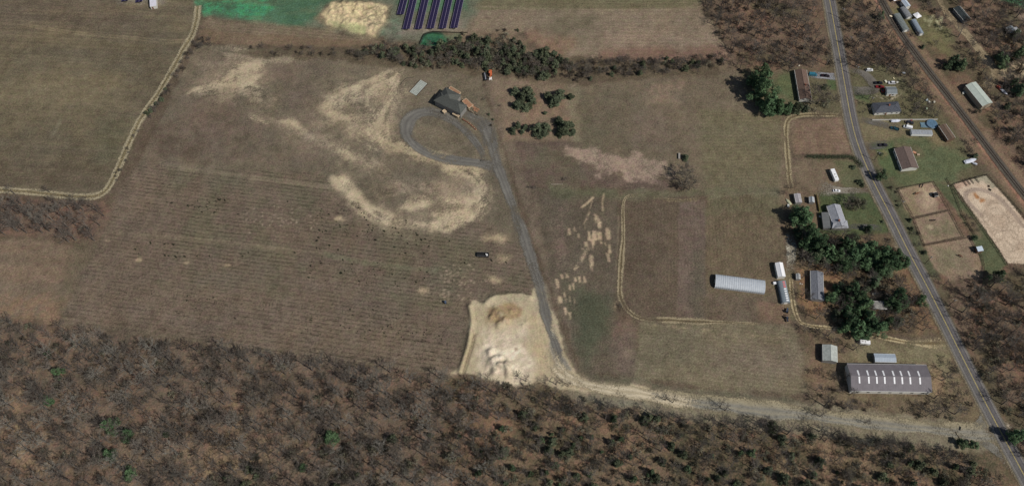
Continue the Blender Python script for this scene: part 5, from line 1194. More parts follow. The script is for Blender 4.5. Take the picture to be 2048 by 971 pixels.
# tractor and implements at the greenhouse foot
def tractor(x, y, rz, c, label):
    t = empty('tractor', P(x, y), rz, label, 'tractor')
    MB().box(-.2,1.6,-.35,.35,.8,1.5).box(-.9,-.2,-.45,.45,.8,1.2).build('body', mat('tractor_paint_%d' % c[0], c, .5, .08, 1), t, bevel=.05)
    MB().box(-.9,0,-.55,.55,2.2,2.3).box(-.85,-.78,-.5,-.43,1.2,2.2).box(-.85,-.78,.43,.5,1.2,2.2).build('canopy', mat('tractor_canopy', (60,62,70), .6, .1, 1), t)
    for s in (-1,1):
        MB().tube((-.6,s*.95,.75),(-.6,s*.6,.75),.75,n=14).build('wheel', TYRE, t)
        MB().tube((1.3,s*.75,.4),(1.3,s*.5,.4),.4,n=12).build('wheel', TYRE, t)
tractor(1573,622,1.2,(52,66,92),'blue tractor near the lower end of the red striped greenhouse')
tractor(1573,638,-1.5,(44,50,66),'dark blue tractor lowest of the machines beside the sandy track')
t = empty('disc_harrow', P(1570,631), .3, 'rusty disc harrow between the two blue tractors', 'harrow')
MB().box(-1.5,1.5,-.1,.1,.5,.7).box(-.1,.1,-1,1,.5,.7).build('frame', mat('rust', (92,70,58), .8, .2, 1), t)
for i in range(7): MB().tube((-1.4+i*.46,-.05,.35),(-1.4+i*.46,.05,.35),.33,n=12).build('disc', mat('grey_steel', (78,78,80)), t)
t = empty('storage_box', P(1549,567), .1, 'small white box left of the red striped greenhouse', 'box')
MB().box(-.9,.9,-.7,.7,0,1.2).build('body', WP(), t, bevel=.05); MB().box(-.95,.95,-.75,.75,1.21,1.32).build('lid', WR_(), t)
for (x, y, r_, s_) in [(1358,313,.05,0)]:
    t = empty('white_post_box', P(x, y), -.1, 'narrow whitish box beside the small round evergreen in the field', 'box')
    MB().box(-.5,.5,-2.0,2.0,0,1.0).build('body', mat('box_offwhite', (140,136,130), .7, .1, 1), t, bevel=.04); MB().box(-.54,.54,-2.04,2.04,1.01,1.08).build('lid', mat('box_offwhite', (140,136,130)), t)
t = empty('covered_hull', P(1577,404), -1.05, 'long pale yellowish covered shape lying left of the pale farm shed', 'boat')
cage(MB(), [(-2.6,.2,.1,.1,.5),(-1.2,.8,.4,.1,.9),(1.2,.9,.5,.1,1.0),(2.4,.5,.2,.1,.7)]).build('hull', mat('pale_yellow_cover', (168,166,138), .7, .1, 1), t)
p_ = P(1756,592); tag(MB().box(-1.8,1.8,-.7,.7,0,.5).box(-1.8,-1.6,-.7,.7,.5,.7).build('stone_slab', mat('pale_stone2', (200,192,172)), None, loc=P(1750,588), rz=.1), 'small pale slab lying under the evergreens above the flat roofed cottage', 'slab')
# junk round the yards: crates
for k, (x, y, s, c) in enumerate([(1771,164,.9,(200,198,180)),(1777,164.5,.8,(90,90,96)),(1794,165.5,.7,(190,188,178)),(1787,157.5,.6,(196,186,150)),(1812,244,.8,(196,170,150)),(1816,248,.7,(170,160,150)),(1822,242,.7,(120,40,40)),(1807,147,.9,(130,134,138)),(1853,201,.9,(150,160,164)),(1858,205,.8,(186,184,176)),(1868,205,.8,(170,166,150)),(1853,218,.7,(140,150,130)),(1828,306,1.0,(178,130,104)),(1836,310,.8,(170,150,130)),(1896,372,.4,(200,196,190)),(1598,105+27,.5,(196,190,170)),(1607,158,.7,(176,120,100)),(1600,567,.35,(200,196,186)),(1604,568,.3,(190,186,176)),(1781,34,.9,(214,200,170)),(1977,373,.7,(60,44,34)),(1979,380,.8,(40,34,30)),(1926,187,.9,(196,194,180)),(1640,434,.8,(190,186,176)),(1576,412,.9,(196,196,190))]):
    t = empty('storage_crate', P(x, y), random.uniform(0,3), ['pale','dark','weathered','faded','small'][k % 5]+' crate among yard clutter', 'crate', 'crates and clutter in the yards')
    MB().box(-s,s,-s*.6,s*.6,.08,s*.9).build('body', mat('crate_%d_%d_%d' % c, c, .8, .15, 2), t, bevel=.04)
    MB().box(-s*1.04,s*1.04,-s*.64,s*.64,s*.9+.005,s*.9+.08).build('lid', mat('crate_%d_%d_%d' % c, c), t)
    MB().box(-s*.9,-s*.7,-s*.55,s*.55,0,.078).box(s*.7,s*.9,-s*.55,s*.55,0,.078).build('skids', DW, t)
# utility poles
def pole(x, y, lab, h=10):
    t = empty('utility_pole', P(x, y), math.radians(-25), lab, 'pole', 'utility poles along the road')
    MB().tube((0,0,0),(0,0,h),.19,.13,n=10).build('post', mat('pole_wood', (92,80,68), .9, .15, 1), t)
    ca_ = MB().box(-1.3,1.3,-.08,.08,h-.9,h-.75).build('crossarm', mat('pale_crossarm', (156,150,138), .8, .1, 1), t)
    for xx in (-1.2,-.5,.5,1.2): MB().tube((xx,0,h-.75),(xx,0,h-.5),.06,n=6).build('insulator', TRIM(), ca_)
    MB().tube((.3,.15,h-2.3),(.3,.15,h-1.4),.25,n=10).build('transformer', mat('pale_metal', (140,142,148)), t)
for x, y, lab in [(1694,92,'utility pole on the east verge above the parked white hatchback'),(1707,151,'utility pole at the mouth of the garage driveway'),(1736,212,'utility pole beside the slate roofed house'),(1748,321,'utility pole at the lawn of the brown roofed house'),(1795,417,'utility pole beside the upper horse paddock'),(1850,527,'utility pole beside the lowest paddock'),(1896,612,'utility pole at the wooded bend below the paddocks'),(2026,872,'utility pole opposite the access lane mouth'),(1679,36,'utility pole nearest the top edge of the road')]:
    pole(x, y, lab)
# horses
def horse(x, y, rz, c, label, graze=True):
    me = bpy.data.meshes.new('horse'); 
    V = [(0,0,1.25),(.45,0,1.28),(.8,0,1.35),(1.15,0,1.55 if not graze else 1.15),(1.45,0,1.85 if not graze else .7),(1.75,0,1.7 if not graze else .25),(-.4,0,1.25),(-.75,0,1.3),
         (.65,.2,.95),(.65,.2,.5),(.67,.2,.05),(.65,-.2,.95),(.72,-.2,.5),(.7,-.2,.05),(-.7,.2,.95),(-.85,.2,.55),(-.75,.2,.05),(-.7,-.2,.95),(-.88,-.2,.55),(-.8,-.2,.05),(-.95,0,1.2),(-1.05,0,.7)]
    E = [(0,1),(1,2),(2,3),(3,4),(4,5),(0,6),(6,7),(2,8),(8,9),(9,10),(2,11),(11,12),(12,13),(7,14),(14,15),(15,16),(7,17),(17,18),(18,19),(7,20),(20,21)]
    R = [.3,.3,.28,.17,.15,.09,.28,.27,.13,.07,.06,.13,.07,.06,.15,.08,.06,.15,.08,.06,.08,.06]
    me.from_pydata(V, E, []); o = bpy.data.objects.new('horse', me); COL.objects.link(o)
    md = o.modifiers.new('skin', 'SKIN')
    for i, r in enumerate(R): me.skin_vertices[0].data[i].radius = (r, r)
    me.skin_vertices[0].data[0].use_root = True
    sb = o.modifiers.new('sub', 'SUBSURF'); sb.levels = 1; sb.render_levels = 2
    me.materials.append(mat('horse_coat_%d' % c[0], c, .7, .1, 2)); o.location = P(x, y); o.rotation_euler[2] = rz; o.scale = (1.15,)*3
    me.skin_vertices
    tag(o, label, 'horse')
horse(1865,442,.1,(40,32,28),'dark horse grazing in the middle paddock')
horse(1832,388.5,.3,(106,66,44),'chestnut horse standing in the upper paddock', False)
horse(1843,373,1.0,(30,26,26),'black horse at the top rail of the upper paddock')
horse(1918,512,-.6,(92,60,46),'brown horse in the lowest paddock')
building('hay_feeder', 'small black roofed hay feeder at the right rail of the upper paddock', 'feeder', (1869,393),(1877,391.5),(1874,384), 1.8, .5, DM, mat('black_felt', (34,34,36), .9, .1, 1), nwin=0, door=False, over=.1)
# ================================================================= TREES
def ribbon(mb, p, q, w0, w1, rnd):
    d = (q-p); 
    if d.length < 1e-5: return
    a = d.cross(Vector((rnd.uniform(-1,1), rnd.uniform(-1,1), rnd.uniform(-.3,1)))).normalized()
    mb.add([p-a*w0, p+a*w0, q+a*w1, q-a*w1], [(0,1,2,3)])
def bare_tree(seed, H, R, twigs=5, spread=1.0, w=1.0):
    """returns (trunk MB, crown MB): trunk with limbs, and fine bare twigs"""
    rnd = random.Random(seed); T = MB(); K = MB()
    lean = Vector((rnd.uniform(-.06,.06), rnd.uniform(-.06,.06), 1)).normalized()
    hb = H*rnd.uniform(.3,.42); p = Vector((0,0,-.3)); pts = [p]
    nseg = 5
    for i in range(1, nseg+1):
        pts.append(Vector((lean.x*H*.85*i/nseg+rnd.uniform(-.15,.15), lean.y*H*.85*i/nseg+rnd.uniform(-.15,.15), H*.85*i/nseg)))
    rad = lambda z: max(.05, .40*(H/15)*(1-z/(H*.95)))
    for i in range(nseg): T.tube(pts[i], pts[i+1], rad(pts[i].z)*1.1, rad(pts[i+1].z)*1.1, n=6, cap=False)
    def along(z):
        t = min(max(z/(H*.85), 0), .999)*nseg; i = int(t); return pts[i].lerp(pts[i+1], t-i)
    nl = rnd.randint(9, 12)
    for i in range(nl):
        z = hb+(H*.82-hb)*(i/nl)**.9; b = along(z); az = i*2.399+rnd.uniform(-.4,.4)
        ln = R*(1.0-.45*(i/nl))*rnd.uniform(.8,1.15); up = rnd.uniform(.5,1.0)*(.6+.9*i/nl)
        d = Vector((math.cos(az), math.sin(az), up)).normalized(); q = b+d*ln*.55; d2 = (d+Vector((rnd.uniform(-.3,.3), rnd.uniform(-.3,.3), .15))).normalized(); e = q+d2*ln*.55
        r0 = rad(z)*.55; T.tube(b, q, r0, r0*.6, n=5, cap=False); T.tube(q, e, r0*.6, r0*.25, n=4, cap=False)
        for j in range(7):
            t = .25+.75*j/6; s = b.lerp(q, t/.5) if t < .5 else q.lerp(e, (t-.5)/.5)
            dd = (d2+Vector((rnd.uniform(-1,1), rnd.uniform(-1,1), rnd.uniform(-.3,.8)))*1.0).normalized(); l2 = ln*.42*rnd.uniform(.6,1.1); m = s+dd*l2
            ribbon(K, s, m, .05*w, .03*w, rnd); ribbon(K, s, m, .05*w, .03*w, rnd)
            for k in range(twigs):
                u = s.lerp(m, rnd.uniform(.2,1)); d3 = (dd+Vector((rnd.uniform(-1,1), rnd.uniform(-1,1), rnd.uniform(-.4,.8)))*1.1).normalized(); l3 = l2*rnd.uniform(.5,.95); v = u+d3*l3
                ribbon(K, u, v, .03*w, .016*w, rnd)
                for _ in range(2):
                    u2 = u.lerp(v, rnd.uniform(.3,1)); d4 = (d3+Vector((rnd.uniform(-1,1), rnd.uniform(-1,1), rnd.uniform(-.4,.8)))*1.2).normalized()
                    ribbon(K, u2, u2+d4*l3*.6, .022*w, .012*w, rnd)
    return T, K
def leafy(seed, H, R, n, leaf, base=.12, conical=.4, clumps=14, squash=1.0):
    rnd = random.Random(seed); T = MB(); K = MB()
    T.tube((0,0,-.3), (0,0,H*.55), .26*H/12, .14*H/12, n=7, cap=False); T.tube((0,0,H*.55), (0,0,H*.92), .14*H/12, .03, n=6, cap=False)
    cl = []
    for i in range(clumps):
        t = (i+.5)/clumps; z = H*(base+(1-base)*t*.93); rr = R*((1-t)**conical if t > .25 else .75+t)*1.0
        az = i*2.399+rnd.uniform(-1.3,1.3); ro = rr*rnd.uniform(.2,.88)
        c = Vector((math.cos(az)*ro, math.sin(az)*ro, z)); cr = max(rr*rnd.uniform(.24,.46), R*.16)
        cl.append((c, cr)); T.tube((0,0,z*.8), c, .09, .03, n=4, cap=False)
    tot = sum(r**2 for _, r in cl)
    for c, r in cl:
        for _ in range(int(n*r*r/tot)):
            v = Vector((rnd.gauss(0,1), rnd.gauss(0,1), rnd.gauss(0,1))).normalized()*r*rnd.uniform(.45,1.08)**.6; v.z *= .72*squash
            p = c+v; p.z = max(p.z, .15)
            nrm = (v.normalized()+Vector((rnd.uniform(-.8,.8), rnd.uniform(-.8,.8), rnd.uniform(-.2,1.0)))).normalized(); a = nrm.orthogonal().normalized(); a.rotate(Matrix.Rotation(rnd.uniform(0,6.28), 3, nrm)); b = nrm.cross(a)
            s = leaf*rnd.uniform(.6,1.4); s2 = s*rnd.uniform(.35,.7)
            K.add([p-a*s, p-b*s2, p+a*s, p+b*s2], [(0,1,2,3)])
    return T, K
def meshof(mb, name, m):
    me = bpy.data.meshes.new(name); me.from_pydata(mb.v, [], mb.f); me.update(); me.materials.append(m); return me
BARK = treemat('bare_bark', (.16,.14,.12), .2, .3, rgb2=(.10,.085,.075))
TWIG = treemat('bare_twigs', (.215,.205,.175), .15, .4, rgb2=(.125,.10,.082))
TWIG2 = treemat('brush_twigs', (.175,.145,.12), .2, .4, rgb2=(.125,.12,.095))
PINE = treemat('pine_needles', (.085,.118,.060), .4, .4, rgb2=(.062,.092,.050))
PINE2 = treemat('bright_pine_needles', (.086,.140,.066), .4, .4, rgb2=(.060,.105,.052))
CEDAR = treemat('cedar_foliage', (.10,.115,.065), .35, .35, rgb2=(.085,.105,.065))
OLIVE = treemat('olive_scrub', (.175,.16,.115), .3, .4, rgb2=(.11,.115,.075))
DKB = treemat('dark_bark', (.08,.065,.05), .2, .2)
PT = {}
def proto(kind, i, gen, tm, cm):
    T, K = gen; PT.setdefault(kind, []).append((meshof(T, kind+'_trunk', tm), meshof(K, kind+'_crown', cm)))
for i in range(6): proto('bare', i, bare_tree(10+i, [13,15,14,16,12,14.5][i], [4.2,5.0,4.6,5.2,4.0,4.4][i], 5), BARK, TWIG)
for i in range(4): proto('brush', i, bare_tree(40+i, [4.5,5.5,3.8,6][i], [2.6,3.0,2.4,3.2][i], 6, w=.8), BARK, TWIG2)
for i in range(4): proto('pine', i, leafy(60+i, [12,14,11,13][i], [4.2,4.6,3.8,4.4][i], 3000, .30, .15, .55, 30), DKB, PINE)
for i in range(3): proto('brightpine', i, leafy(70+i, [13,15,14][i], [4.4,5.0,4.7][i], 3200, .30, .12, .5, 34), DKB, PINE2)
for i in range(3): proto('cedar', i, leafy(80+i, [5.5,6.5,5][i], [2.7,3.2,2.5][i], 2300, .22, .05, .45, 30), DKB, CEDAR)
for i in range(4): proto('scrub', i, leafy(90+i, [3.6,4.5,3.0,5][i], [2.8,3.3,2.6,3.0][i], 420, .22, .1, .4, 14), DKB, OLIVE)
for i in range(2): proto('tuft', i, leafy(98+i, [.9,1.1][i], [.62,.75][i], 110, .17, .0, .3, 5), DKB, treemat('dark_tuft', (.035,.042,.024), .3, .3))

def place(kind, p, sc=1.0, label=None, cat='tree', group=None, name=None, var=None, zs=1.0):
    k = random.randrange(len(PT[kind])) if var is None else var
    t = empty(name or 'tree', (p[0], p[1], gz(p[0], p[1])*0 if kind != 'bare' else 0), random.uniform(0, 6.28), label, cat, group); t.scale = (sc, sc, sc*zs)
    for nm, me in zip(('trunk','crown'), PT[kind][k]):
        o = bpy.data.objects.new(nm, me); o.parent = t; COL.objects.link(o)
    return t
# --- named evergreens
def shade(R, kind): return R
def ever(x, y, rpx, label, kind='brightpine', cat='evergreen', name='evergreen_tree', group=None, zs=1.0):
    """x,y: crown centre as seen, read at about 60% of the tree's height"""
    base = {'brightpine':(4.7,14),'pine':(4.25,12.5),'cedar':(2.8,5.7),'scrub':(2.7,5.6),'bare':(4.6,14),'brush':(2.8,5)}[kind]
    dep = PX(P(x, y))[2]; Rm = rpx/F_PX*dep*(1.25*random.uniform(.78,1.2) if group else 1.12); sc = Rm/base[0]; q = P(x, y, base[1]*sc*.6*zs)
    return place(kind, (q.x, q.y), sc, label, cat, group, name, zs=zs)
G1 = 'tall evergreens west of the ranch house'
for x, y, r in [(1510,152,17),(1526,140,16),(1532,163,20),(1520,182,18),(1545,195,17),(1560,207,15),(1538,208,13),(1578,212,11)]: ever(x, y, r, 'tall bright green evergreen in the clump left of the brown ranch house', group=G1)
for x, y, r, k in [(1597,212,11,'cedar'),(1622,205,11,'scrub'),(1640,196,13,'brush'),(1655,204,11,'scrub'),(1632,180,11,'brush'),(1650,172,6,'cedar'),(1668,200,10,'brush'),(1614,214,8,'cedar')]: ever(x, y, r, 'low shrub in the front garden of the ranch house', k, 'shrub', 'garden_shrub', 'shrubs in front of the ranch house')
G2 = 'evergreens along the drive above the farm sheds'
for x, y, r in [(1606,424,19),(1618,432,13),(1592,428,11)]: ever(x, y, r, 'bright evergreen in the clump between field edge sheds and the grey house', group=G2, zs=.8)
for x, y, r in [(1628,470,20),(1615,482,14),(1640,488,17),(1650,475,11)]: ever(x, y, r, 'evergreen in the clump just below the grey cross gabled house', group='evergreens just below the grey house', zs=.85)
for x, y, r in [(1662,500,17),(1680,505,18),(1704,490,15),(1708,508,17),(1728,497,15),(1745,492,16),(1752,512,18),(1772,500,16),(1788,522,19),(1795,506,14),(1810,522,11),(1770,528,15),(1735,522,13),(1765,540,12)]: ever(x, y, r, 'evergreen in the dense belt between the grey house and the road', group='evergreen belt beside the road', zs=.85)
for x, y, r in [(1706,575,15),(1722,592,16),(1735,606,14),(1700,598,12),(1715,622,14),(1705,640,15),(1722,652,15),(1748,645,14),(1765,652,12),(1696,618,12),(1742,630,13),(1690,655,10)]: ever(x, y, r, 'bright evergreen in the wooded lot around the flat roofed cottage', group='evergreens around the flat roofed cottage', zs=.85)
for x, y, r in [(1800,590,17),(1812,602,13),(1795,610,12),(1845,597,11),(1783,600,10)]: ever(x, y, r, 'evergreen right of the flat roofed cottage near the road', group='evergreens between cottage and road', zs=.85)
ever(1740,455,11,'dark lone evergreen at the foot of the paved path from the grey house','pine', zs=.7)
ever(1766,346,12,'dark lone evergreen casting a shadow across the road','pine', zs=.9)
ever(2003,547,15,'round evergreen with a black shadow below the riding arena', 'pine'); ever(1978,556,9,'smaller evergreen left of the round one below the arena','pine'); ever(1952,474,8,'small dark evergreen between paddock and arena','pine', zs=.6)
ever(2040,868,17,'big evergreen opposite the lane mouth at the right edge','brightpine'); ever(1928,884,12,'evergreen below the access lane near its mouth','pine', zs=.7); ever(1950,888,11,'evergreen nearest the junction below the lane mouth','pine', zs=.7)
ever(1506,902,12,'lone dark evergreen in the scrub below the middle of the lane','pine', zs=.8)
for x, y, r, l in [(92,706,9,'small evergreen highest of three at the far left woods'),(112,742,12,'middle evergreen of three at the far left woods'),(92,797,12,'lowest evergreen of three at the far left woods'),(215,848,17,'big evergreen upper left of the woodland group'),(252,866,14,'round evergreen right in the woodland group'),(215,905,16,'large evergreen low in the woodland group'),(190,915,10,'small evergreen left in the woodland group'),(258,945,14,'lowest evergreen of the woodland group'),(660,870,17,'single round evergreen in the middle of the southern woods'),(605,933,10,'small evergreen near the bottom edge of the southern woods'),(330,868,7,'tiny evergreen right of the woodland group')]: ever(x, y, r, l, 'brightpine' if r > 9 else 'pine', zs=.8)
# cedar clumps
for x, y, r, k in [(1610,505,12,'scrub'),(1632,512,12,'cedar'),(1650,520,12,'scrub'),(1690,528,13,'brightpine'),(1712,526,13,'cedar'),(1752,536,13,'brightpine'),(1780,540,12,'cedar'),(1798,530,12,'brightpine'),(1690,482,12,'brightpine'),(1712,474,10,'cedar'),(1625,452,10,'brightpine'),(1600,460,12,'pine'),(1640,505,13,'pine')]: ever(x, y, r, 'ragged evergreen filling a gap in the belt beside the road', k, group='gap filling evergreens in the roadside belt', zs=.8)
for x, y, r, k in [(1680,570,11,'brightpine'),(1690,585,11,'scrub'),(1735,575,11,'cedar'),(1752,560,12,'pine'),(1725,560,10,'scrub'),(1775,572,10,'scrub'),(1665,590,11,'brightpine'),(1675,625,10,'cedar'),(1780,640,12,'brightpine'),(1800,640,10,'cedar'),(1820,620,11,'scrub'),(1735,662,11,'brightpine'),(1680,640,10,'scrub')]: ever(x, y, r, 'rough evergreen among leafless trees near the flat roofed cottage', k, group='rough evergreens near the cottage', zs=.8)
G3 = 'cedars in the clearing right of the new house'
for x, y, r in [(1030,180,10),(1044,190,12),(1056,178,11),(1035,205,12),(1052,212,11),(1063,195,10),(1060,210,8),(1096,188,12),(1110,196,14),(1120,186,9),(1141,190,7),(1090,224,6),(1036,248,9),(1050,252,9),(1025,258,8),(1044,262,7),(1075,256,12),(1092,250,11),(1086,264,9),(1118,240,9),(1132,252,13),(1122,262,11),(1143,246,9),(1145,262,9)]: ever(x, y, r, 'dark cedar among the clumps in the reddish clearing', 'cedar', 'cedar', 'cedar_tree', G3, zs=.8)
ever(1372,313,9,'small round evergreen next to the whitish box in the field','cedar', zs=.7)
for x, y, r in [(1368,338,14),(1374,356,15),(1366,372,13),(1380,372,11)]: ever(x, y, r, 'dark bare thicket in the field left of the striped plot', 'brush', 'thicket', 'bare_thicket', 'bare thicket in the field')
# clipped hedge
t = empty('hedge', P(1662,315), 0, 'clipped dark hedge above the camper trailer lawn', 'hedge')
hb = MB(); rnd = random.Random(5); hl = PL([(1614,314),(1660,316),(1700,314),(1714,322),(1722,335)])
hs_ = smooth_line(hl, .5, 1)
for p in hs_:
    for _ in range(38):
        v = Vector((rnd.gauss(0,.8), rnd.gauss(0,.8), abs(rnd.gauss(1.2,.6)))); c = Vector((p.x-t.location.x, p.y-t.location.y, 0))+v; a = Vector((rnd.uniform(-1,1), rnd.uniform(-1,1), rnd.uniform(-.5,.5))).normalized(); b = a.orthogonal().normalized(); s = rnd.uniform(.15,.32)
        hb.add([c-a*s, c-b*s*.6, c+a*s, c+b*s*.6], [(0,1,2,3)])
o = bpy.data.objects.new('foliage', meshof(hb, 'foliage', CEDAR)); o.parent = t; COL.objects.link(o)
hk = MB()
for p in hs_[::3]: hk.tube((p.x-t.location.x, p.y-t.location.y, 0), (p.x-t.location.x, p.y-t.location.y, 1.2), .05, n=5, cap=False)
hk.build('stems', DKB, t)
for x, y, r, l in [(1708,333,6,'upper bush beside the road at the end of the hedge'),(1722,362,8,'dark oval bush beside the road above the gravel drive mouth'),(1726,368,6,'small bush touching the oval bush at the gravel drive mouth'),(1766,442,4,'small round bush where the paved path meets the road'),(1764,307,5,'small round shrub on the lawn in front of the brown roofed house')]: ever(x, y, r, l, 'cedar', 'bush', 'roadside_bush', zs=.7)
for x, y, r in [(1700,398,11),(1716,400,12),(1694,408,8),(1708,412,9),(1728,402,10)]: ever(x, y, r, 'loose half bare bush on the lawn right of the grey house', 'scrub' if x > 1705 else 'brush', 'bush', 'lawn_bush', 'bushes on the lawn of the grey house')

# --- scattered woods
BLOCK = []
def line_block(line, r): 
    for p in smooth_line(PL(line), 4, 1): BLOCK.append((p.x, p.y, r))
line_block(ROAD, 7.0); line_block([(1868,-40),(1895,28),(1932,68),(1985,130),(1982,164)], 5); line_block(RAIL, 7.5)
line_block([(1730,-80),(1775,35),(1820,100),(1870,165),(1930,245),(1985,315),(2060,405)], 6)
line_block([(1895,684),(1820,685),(1740,668),(1660,655),(1600,648)], 3.5)
line_block([(1584,640),(1580,470)], 4)
line_block([(1920,862),(1970,858),(2010,862)], 8); line_block([(1968,842),(1972,800)], 2.5)
BL = np.array(BLOCK+_fp)
def free(p, extra=0): return bool((np.hypot(BL[:,0]-p[0], BL[:,1]-p[1]) > BL[:,2]+extra).all())
def scatter(poly, pitch, jitter=.45, dens=1.0, kinds=(('bare',1.0),), smin=.8, smax=1.15, clump=0, seed=0):
    pts = PL(poly); rnd = random.Random(seed+int(poly[0][0])*7+int(poly[0][1])); out = []
    x0, x1 = min(p.x for p in pts), max(p.x for p in pts); y0, y1 = min(p.y for p in pts), max(p.y for p in pts)
    nx, ny = int((x1-x0)/pitch)+1, int((y1-y0)/pitch)+1
    g0 = np.array([(x0+(i+.5+(j % 2)*.5)*pitch, y0+(j+.5)*pitch) for i in range(nx) for j in range(ny)])
    g0 += np.array([[rnd.uniform(-jitter,jitter)*pitch, rnd.uniform(-jitter,jitter)*pitch] for _ in range(len(g0))])
    ins = inside(g0[:,0], g0[:,1], pts)
    dn = fbm(g0[:,0], g0[:,1], 30, 3, 71+seed % 20)
    for (x, y), a, d in zip(g0, ins, dn):
        if not a or rnd.random() > dens*(1+clump*d): continue
        r = rnd.random(); acc = 0
        for k, wgt in kinds:
            acc += wgt
            if r <= acc: break
        if not free((x, y), 1.0 if k in ('bare','pine') else -.5): continue
        out.append((x, y, k, rnd.uniform(smin, smax), rnd.uniform(0, 6.28), rnd.randrange(len(PT[k]))))
    return out
ALL = []
SW = [(-260,640),(0,640),(112,655),(300,684),(520,708),(720,735),(930,762),(1000,768),(1010,1110),(-330,1110)]
SW2 = [(1000,768),(1130,792),(1210,812),(1300,826),(1480,846),(1700,872),(1900,900),(1965,925),(2090,1090),(1010,1110)]
ALL += scatter(SW, 6.6, dens=.95, kinds=(('bare',.93),('brush',.05),('scrub',.02)), smin=.55, smax=1.2)
ALL += scatter(SW, 6.5, dens=.5, kinds=(('brush',.9),('scrub',.1)), seed=3)
ALL += scatter([(560,900),(700,870),(900,860),(1010,860),(1010,1110),(300,1110),(450,930)], 6, dens=.5, kinds=(('scrub',.75),('cedar',.25)), clump=1.4, seed=5, smin=.9, smax=1.5)
ALL += scatter([(860,790),(1000,785),(1010,1110),(860,1110)], 6, dens=.35, kinds=(('scrub',1),), clump=1.4, seed=6, smin=.9, smax=1.5)
ALL += scatter(SW2, 6.8, dens=.75, kinds=(('bare',.8),('brush',.2)), smin=.55, smax=.85, clump=.8)
ALL += scatter(SW2, 4.9, dens=.7, kinds=(('scrub',.5),('brush',.36),('cedar',.14)), clump=1.0, seed=9, smin=.7, smax=1.35)
ALL += scatter([(1000,768),(1130,790),(1210,810),(1420,838),(1640,862),(1900,898),(1900,912),(1640,880),(1400,860),(1180,835),(1000,800)], 5, dens=.85, kinds=(('bare',.35),('scrub',.35),('brush',.3)), smin=.5, smax=.9, seed=12)
LS_ = [(-200,398),(90,404),(200,408),(222,425),(190,492),(90,478),(-200,470)]
ALL += scatter(LS_, 5.4, dens=.95, kinds=(('bare',.8),('brush',.2)), smin=.7, smax=1.05)
# hedgerow along the top of the parcel
ALL += scatter([(700,98),(800,92),(880,96),(960,92),(1060,110),(1140,126),(1150,155),(1080,160),(1000,148),(940,138),(830,136),(780,120),(700,118)], 3.6, dens=.98, kinds=(('scrub',.45),('cedar',.25),('brush',.3)), smin=.7, smax=1.2, seed=14)
ALL += scatter([(860,96),(920,80),(1000,72),(1050,90),(1130,120),(1100,160),(1000,140),(900,120)], 4.6, dens=.9, kinds=(('cedar',.6),('scrub',.4)), smin=.9, smax=1.3, seed=15)
ALL += scatter([(1130,128),(1290,120),(1440,112),(1450,130),(1400,142),(1250,155),(1150,162)], 3.7, dens=.97, kinds=(('brush',.6),('scrub',.25),('cedar',.15)), smin=.7, smax=1.1, seed=16)
ALL += scatter([(480,94),(700,98),(700,116),(560,112),(480,104)], 5, dens=.55, kinds=(('brush',.7),('scrub',.3)), smin=.5, smax=.8, seed=17)
ALL += scatter([(395,75),(420,80),(440,95),(410,92),(380,120),(350,165),(340,180),(336,172),(360,130),(380,98)], 3.0, dens=.85, kinds=(('brush',.7),('scrub',.3)), smin=.45, smax=.85, seed=18)
ALL += scatter([(335,172),(345,172),(312,230),(296,240),(290,225),(318,200)], 3.0, dens=.95, kinds=(('brush',.5),('cedar',.3),('scrub',.2)), smin=.5, smax=.85, seed=19)
ALL += scatter([(280,245),(290,250),(230,380),(215,388)], 3.4, dens=.45, kinds=(('brush',1),), smin=.3, smax=.5, seed=20)
for x, y, s, k in [(1010,62,.7,'scrub'),(1035,62,.5,'cedar'),(995,62,.5,'scrub'),(980,75,.7,'brush'),(925,70,.8,'scrub'),(1027,83,.8,'cedar'),(1040,90,.9,'cedar'),(1010,95,.8,'cedar'),(1080,118,.9,'cedar'),(822,132,.8,'cedar'),(832,134,.7,'cedar'),(808,130,.7,'cedar'),(850,130,.6,'scrub'),(1000,213,.4,'brush'),(978,230,.4,'cedar'),(982,252,.5,'scrub'),(986,240,.35,'cedar'),(968,200,.4,'brush'),(1130,360,.6,'brush'),(1070,378,.6,'brush'),(1060,376,.5,'brush'),(1240,612,.6,'brush')]:
    p = P(x, y); ALL.append((p.x, p.y, k, s, random.uniform(0,6), 0))
# upper right woods
ALL += scatter([(1395,-60),(1648,-60),(1665,60),(1672,130),(1600,148),(1480,140),(1430,90),(1410,20)], 6.4, dens=.9, kinds=(('bare',.7),('brush',.3)), smin=.55, smax=.9, clump=.6)
ALL += scatter([(1400,-60),(1560,-60),(1600,40),(1660,90),(1670,140),(1560,140),(1460,110),(1410,30)], 5, dens=.6, kinds=(('scrub',.55),('brush',.45)), smin=.6, smax=1.0, seed=22)
ALL += scatter([(1645,-80),(1715,-60),(1760,30),(1810,100),(1840,150),(1800,145),(1710,135),(1690,100),(1675,20)], 6.0, dens=.85, kinds=(('bare',.8),('brush',.2)), smin=.6, smax=.9)
ALL += scatter([(1780,-80),(1860,-60),(1850,20),(1900,80),(1960,160),(1990,260),(2048,330),(2160,430),(2300,520),(2300,-80),(2160,-100)], 6.8, dens=.8, kinds=(('bare',.7),('brush',.2),('scrub',.1)), smin=.6, smax=.95, seed=23, clump=.5)
ALL += scatter([(1790,60),(1850,80),(1950,120),(2100,0),(2200,0),(2300,520),(2060,370),(1960,250),(1880,160)], 5.5, dens=.35, kinds=(('scrub',.5),('brush',.4),('cedar',.1)), smin=.6, smax=1.2, seed=24, clump=1)
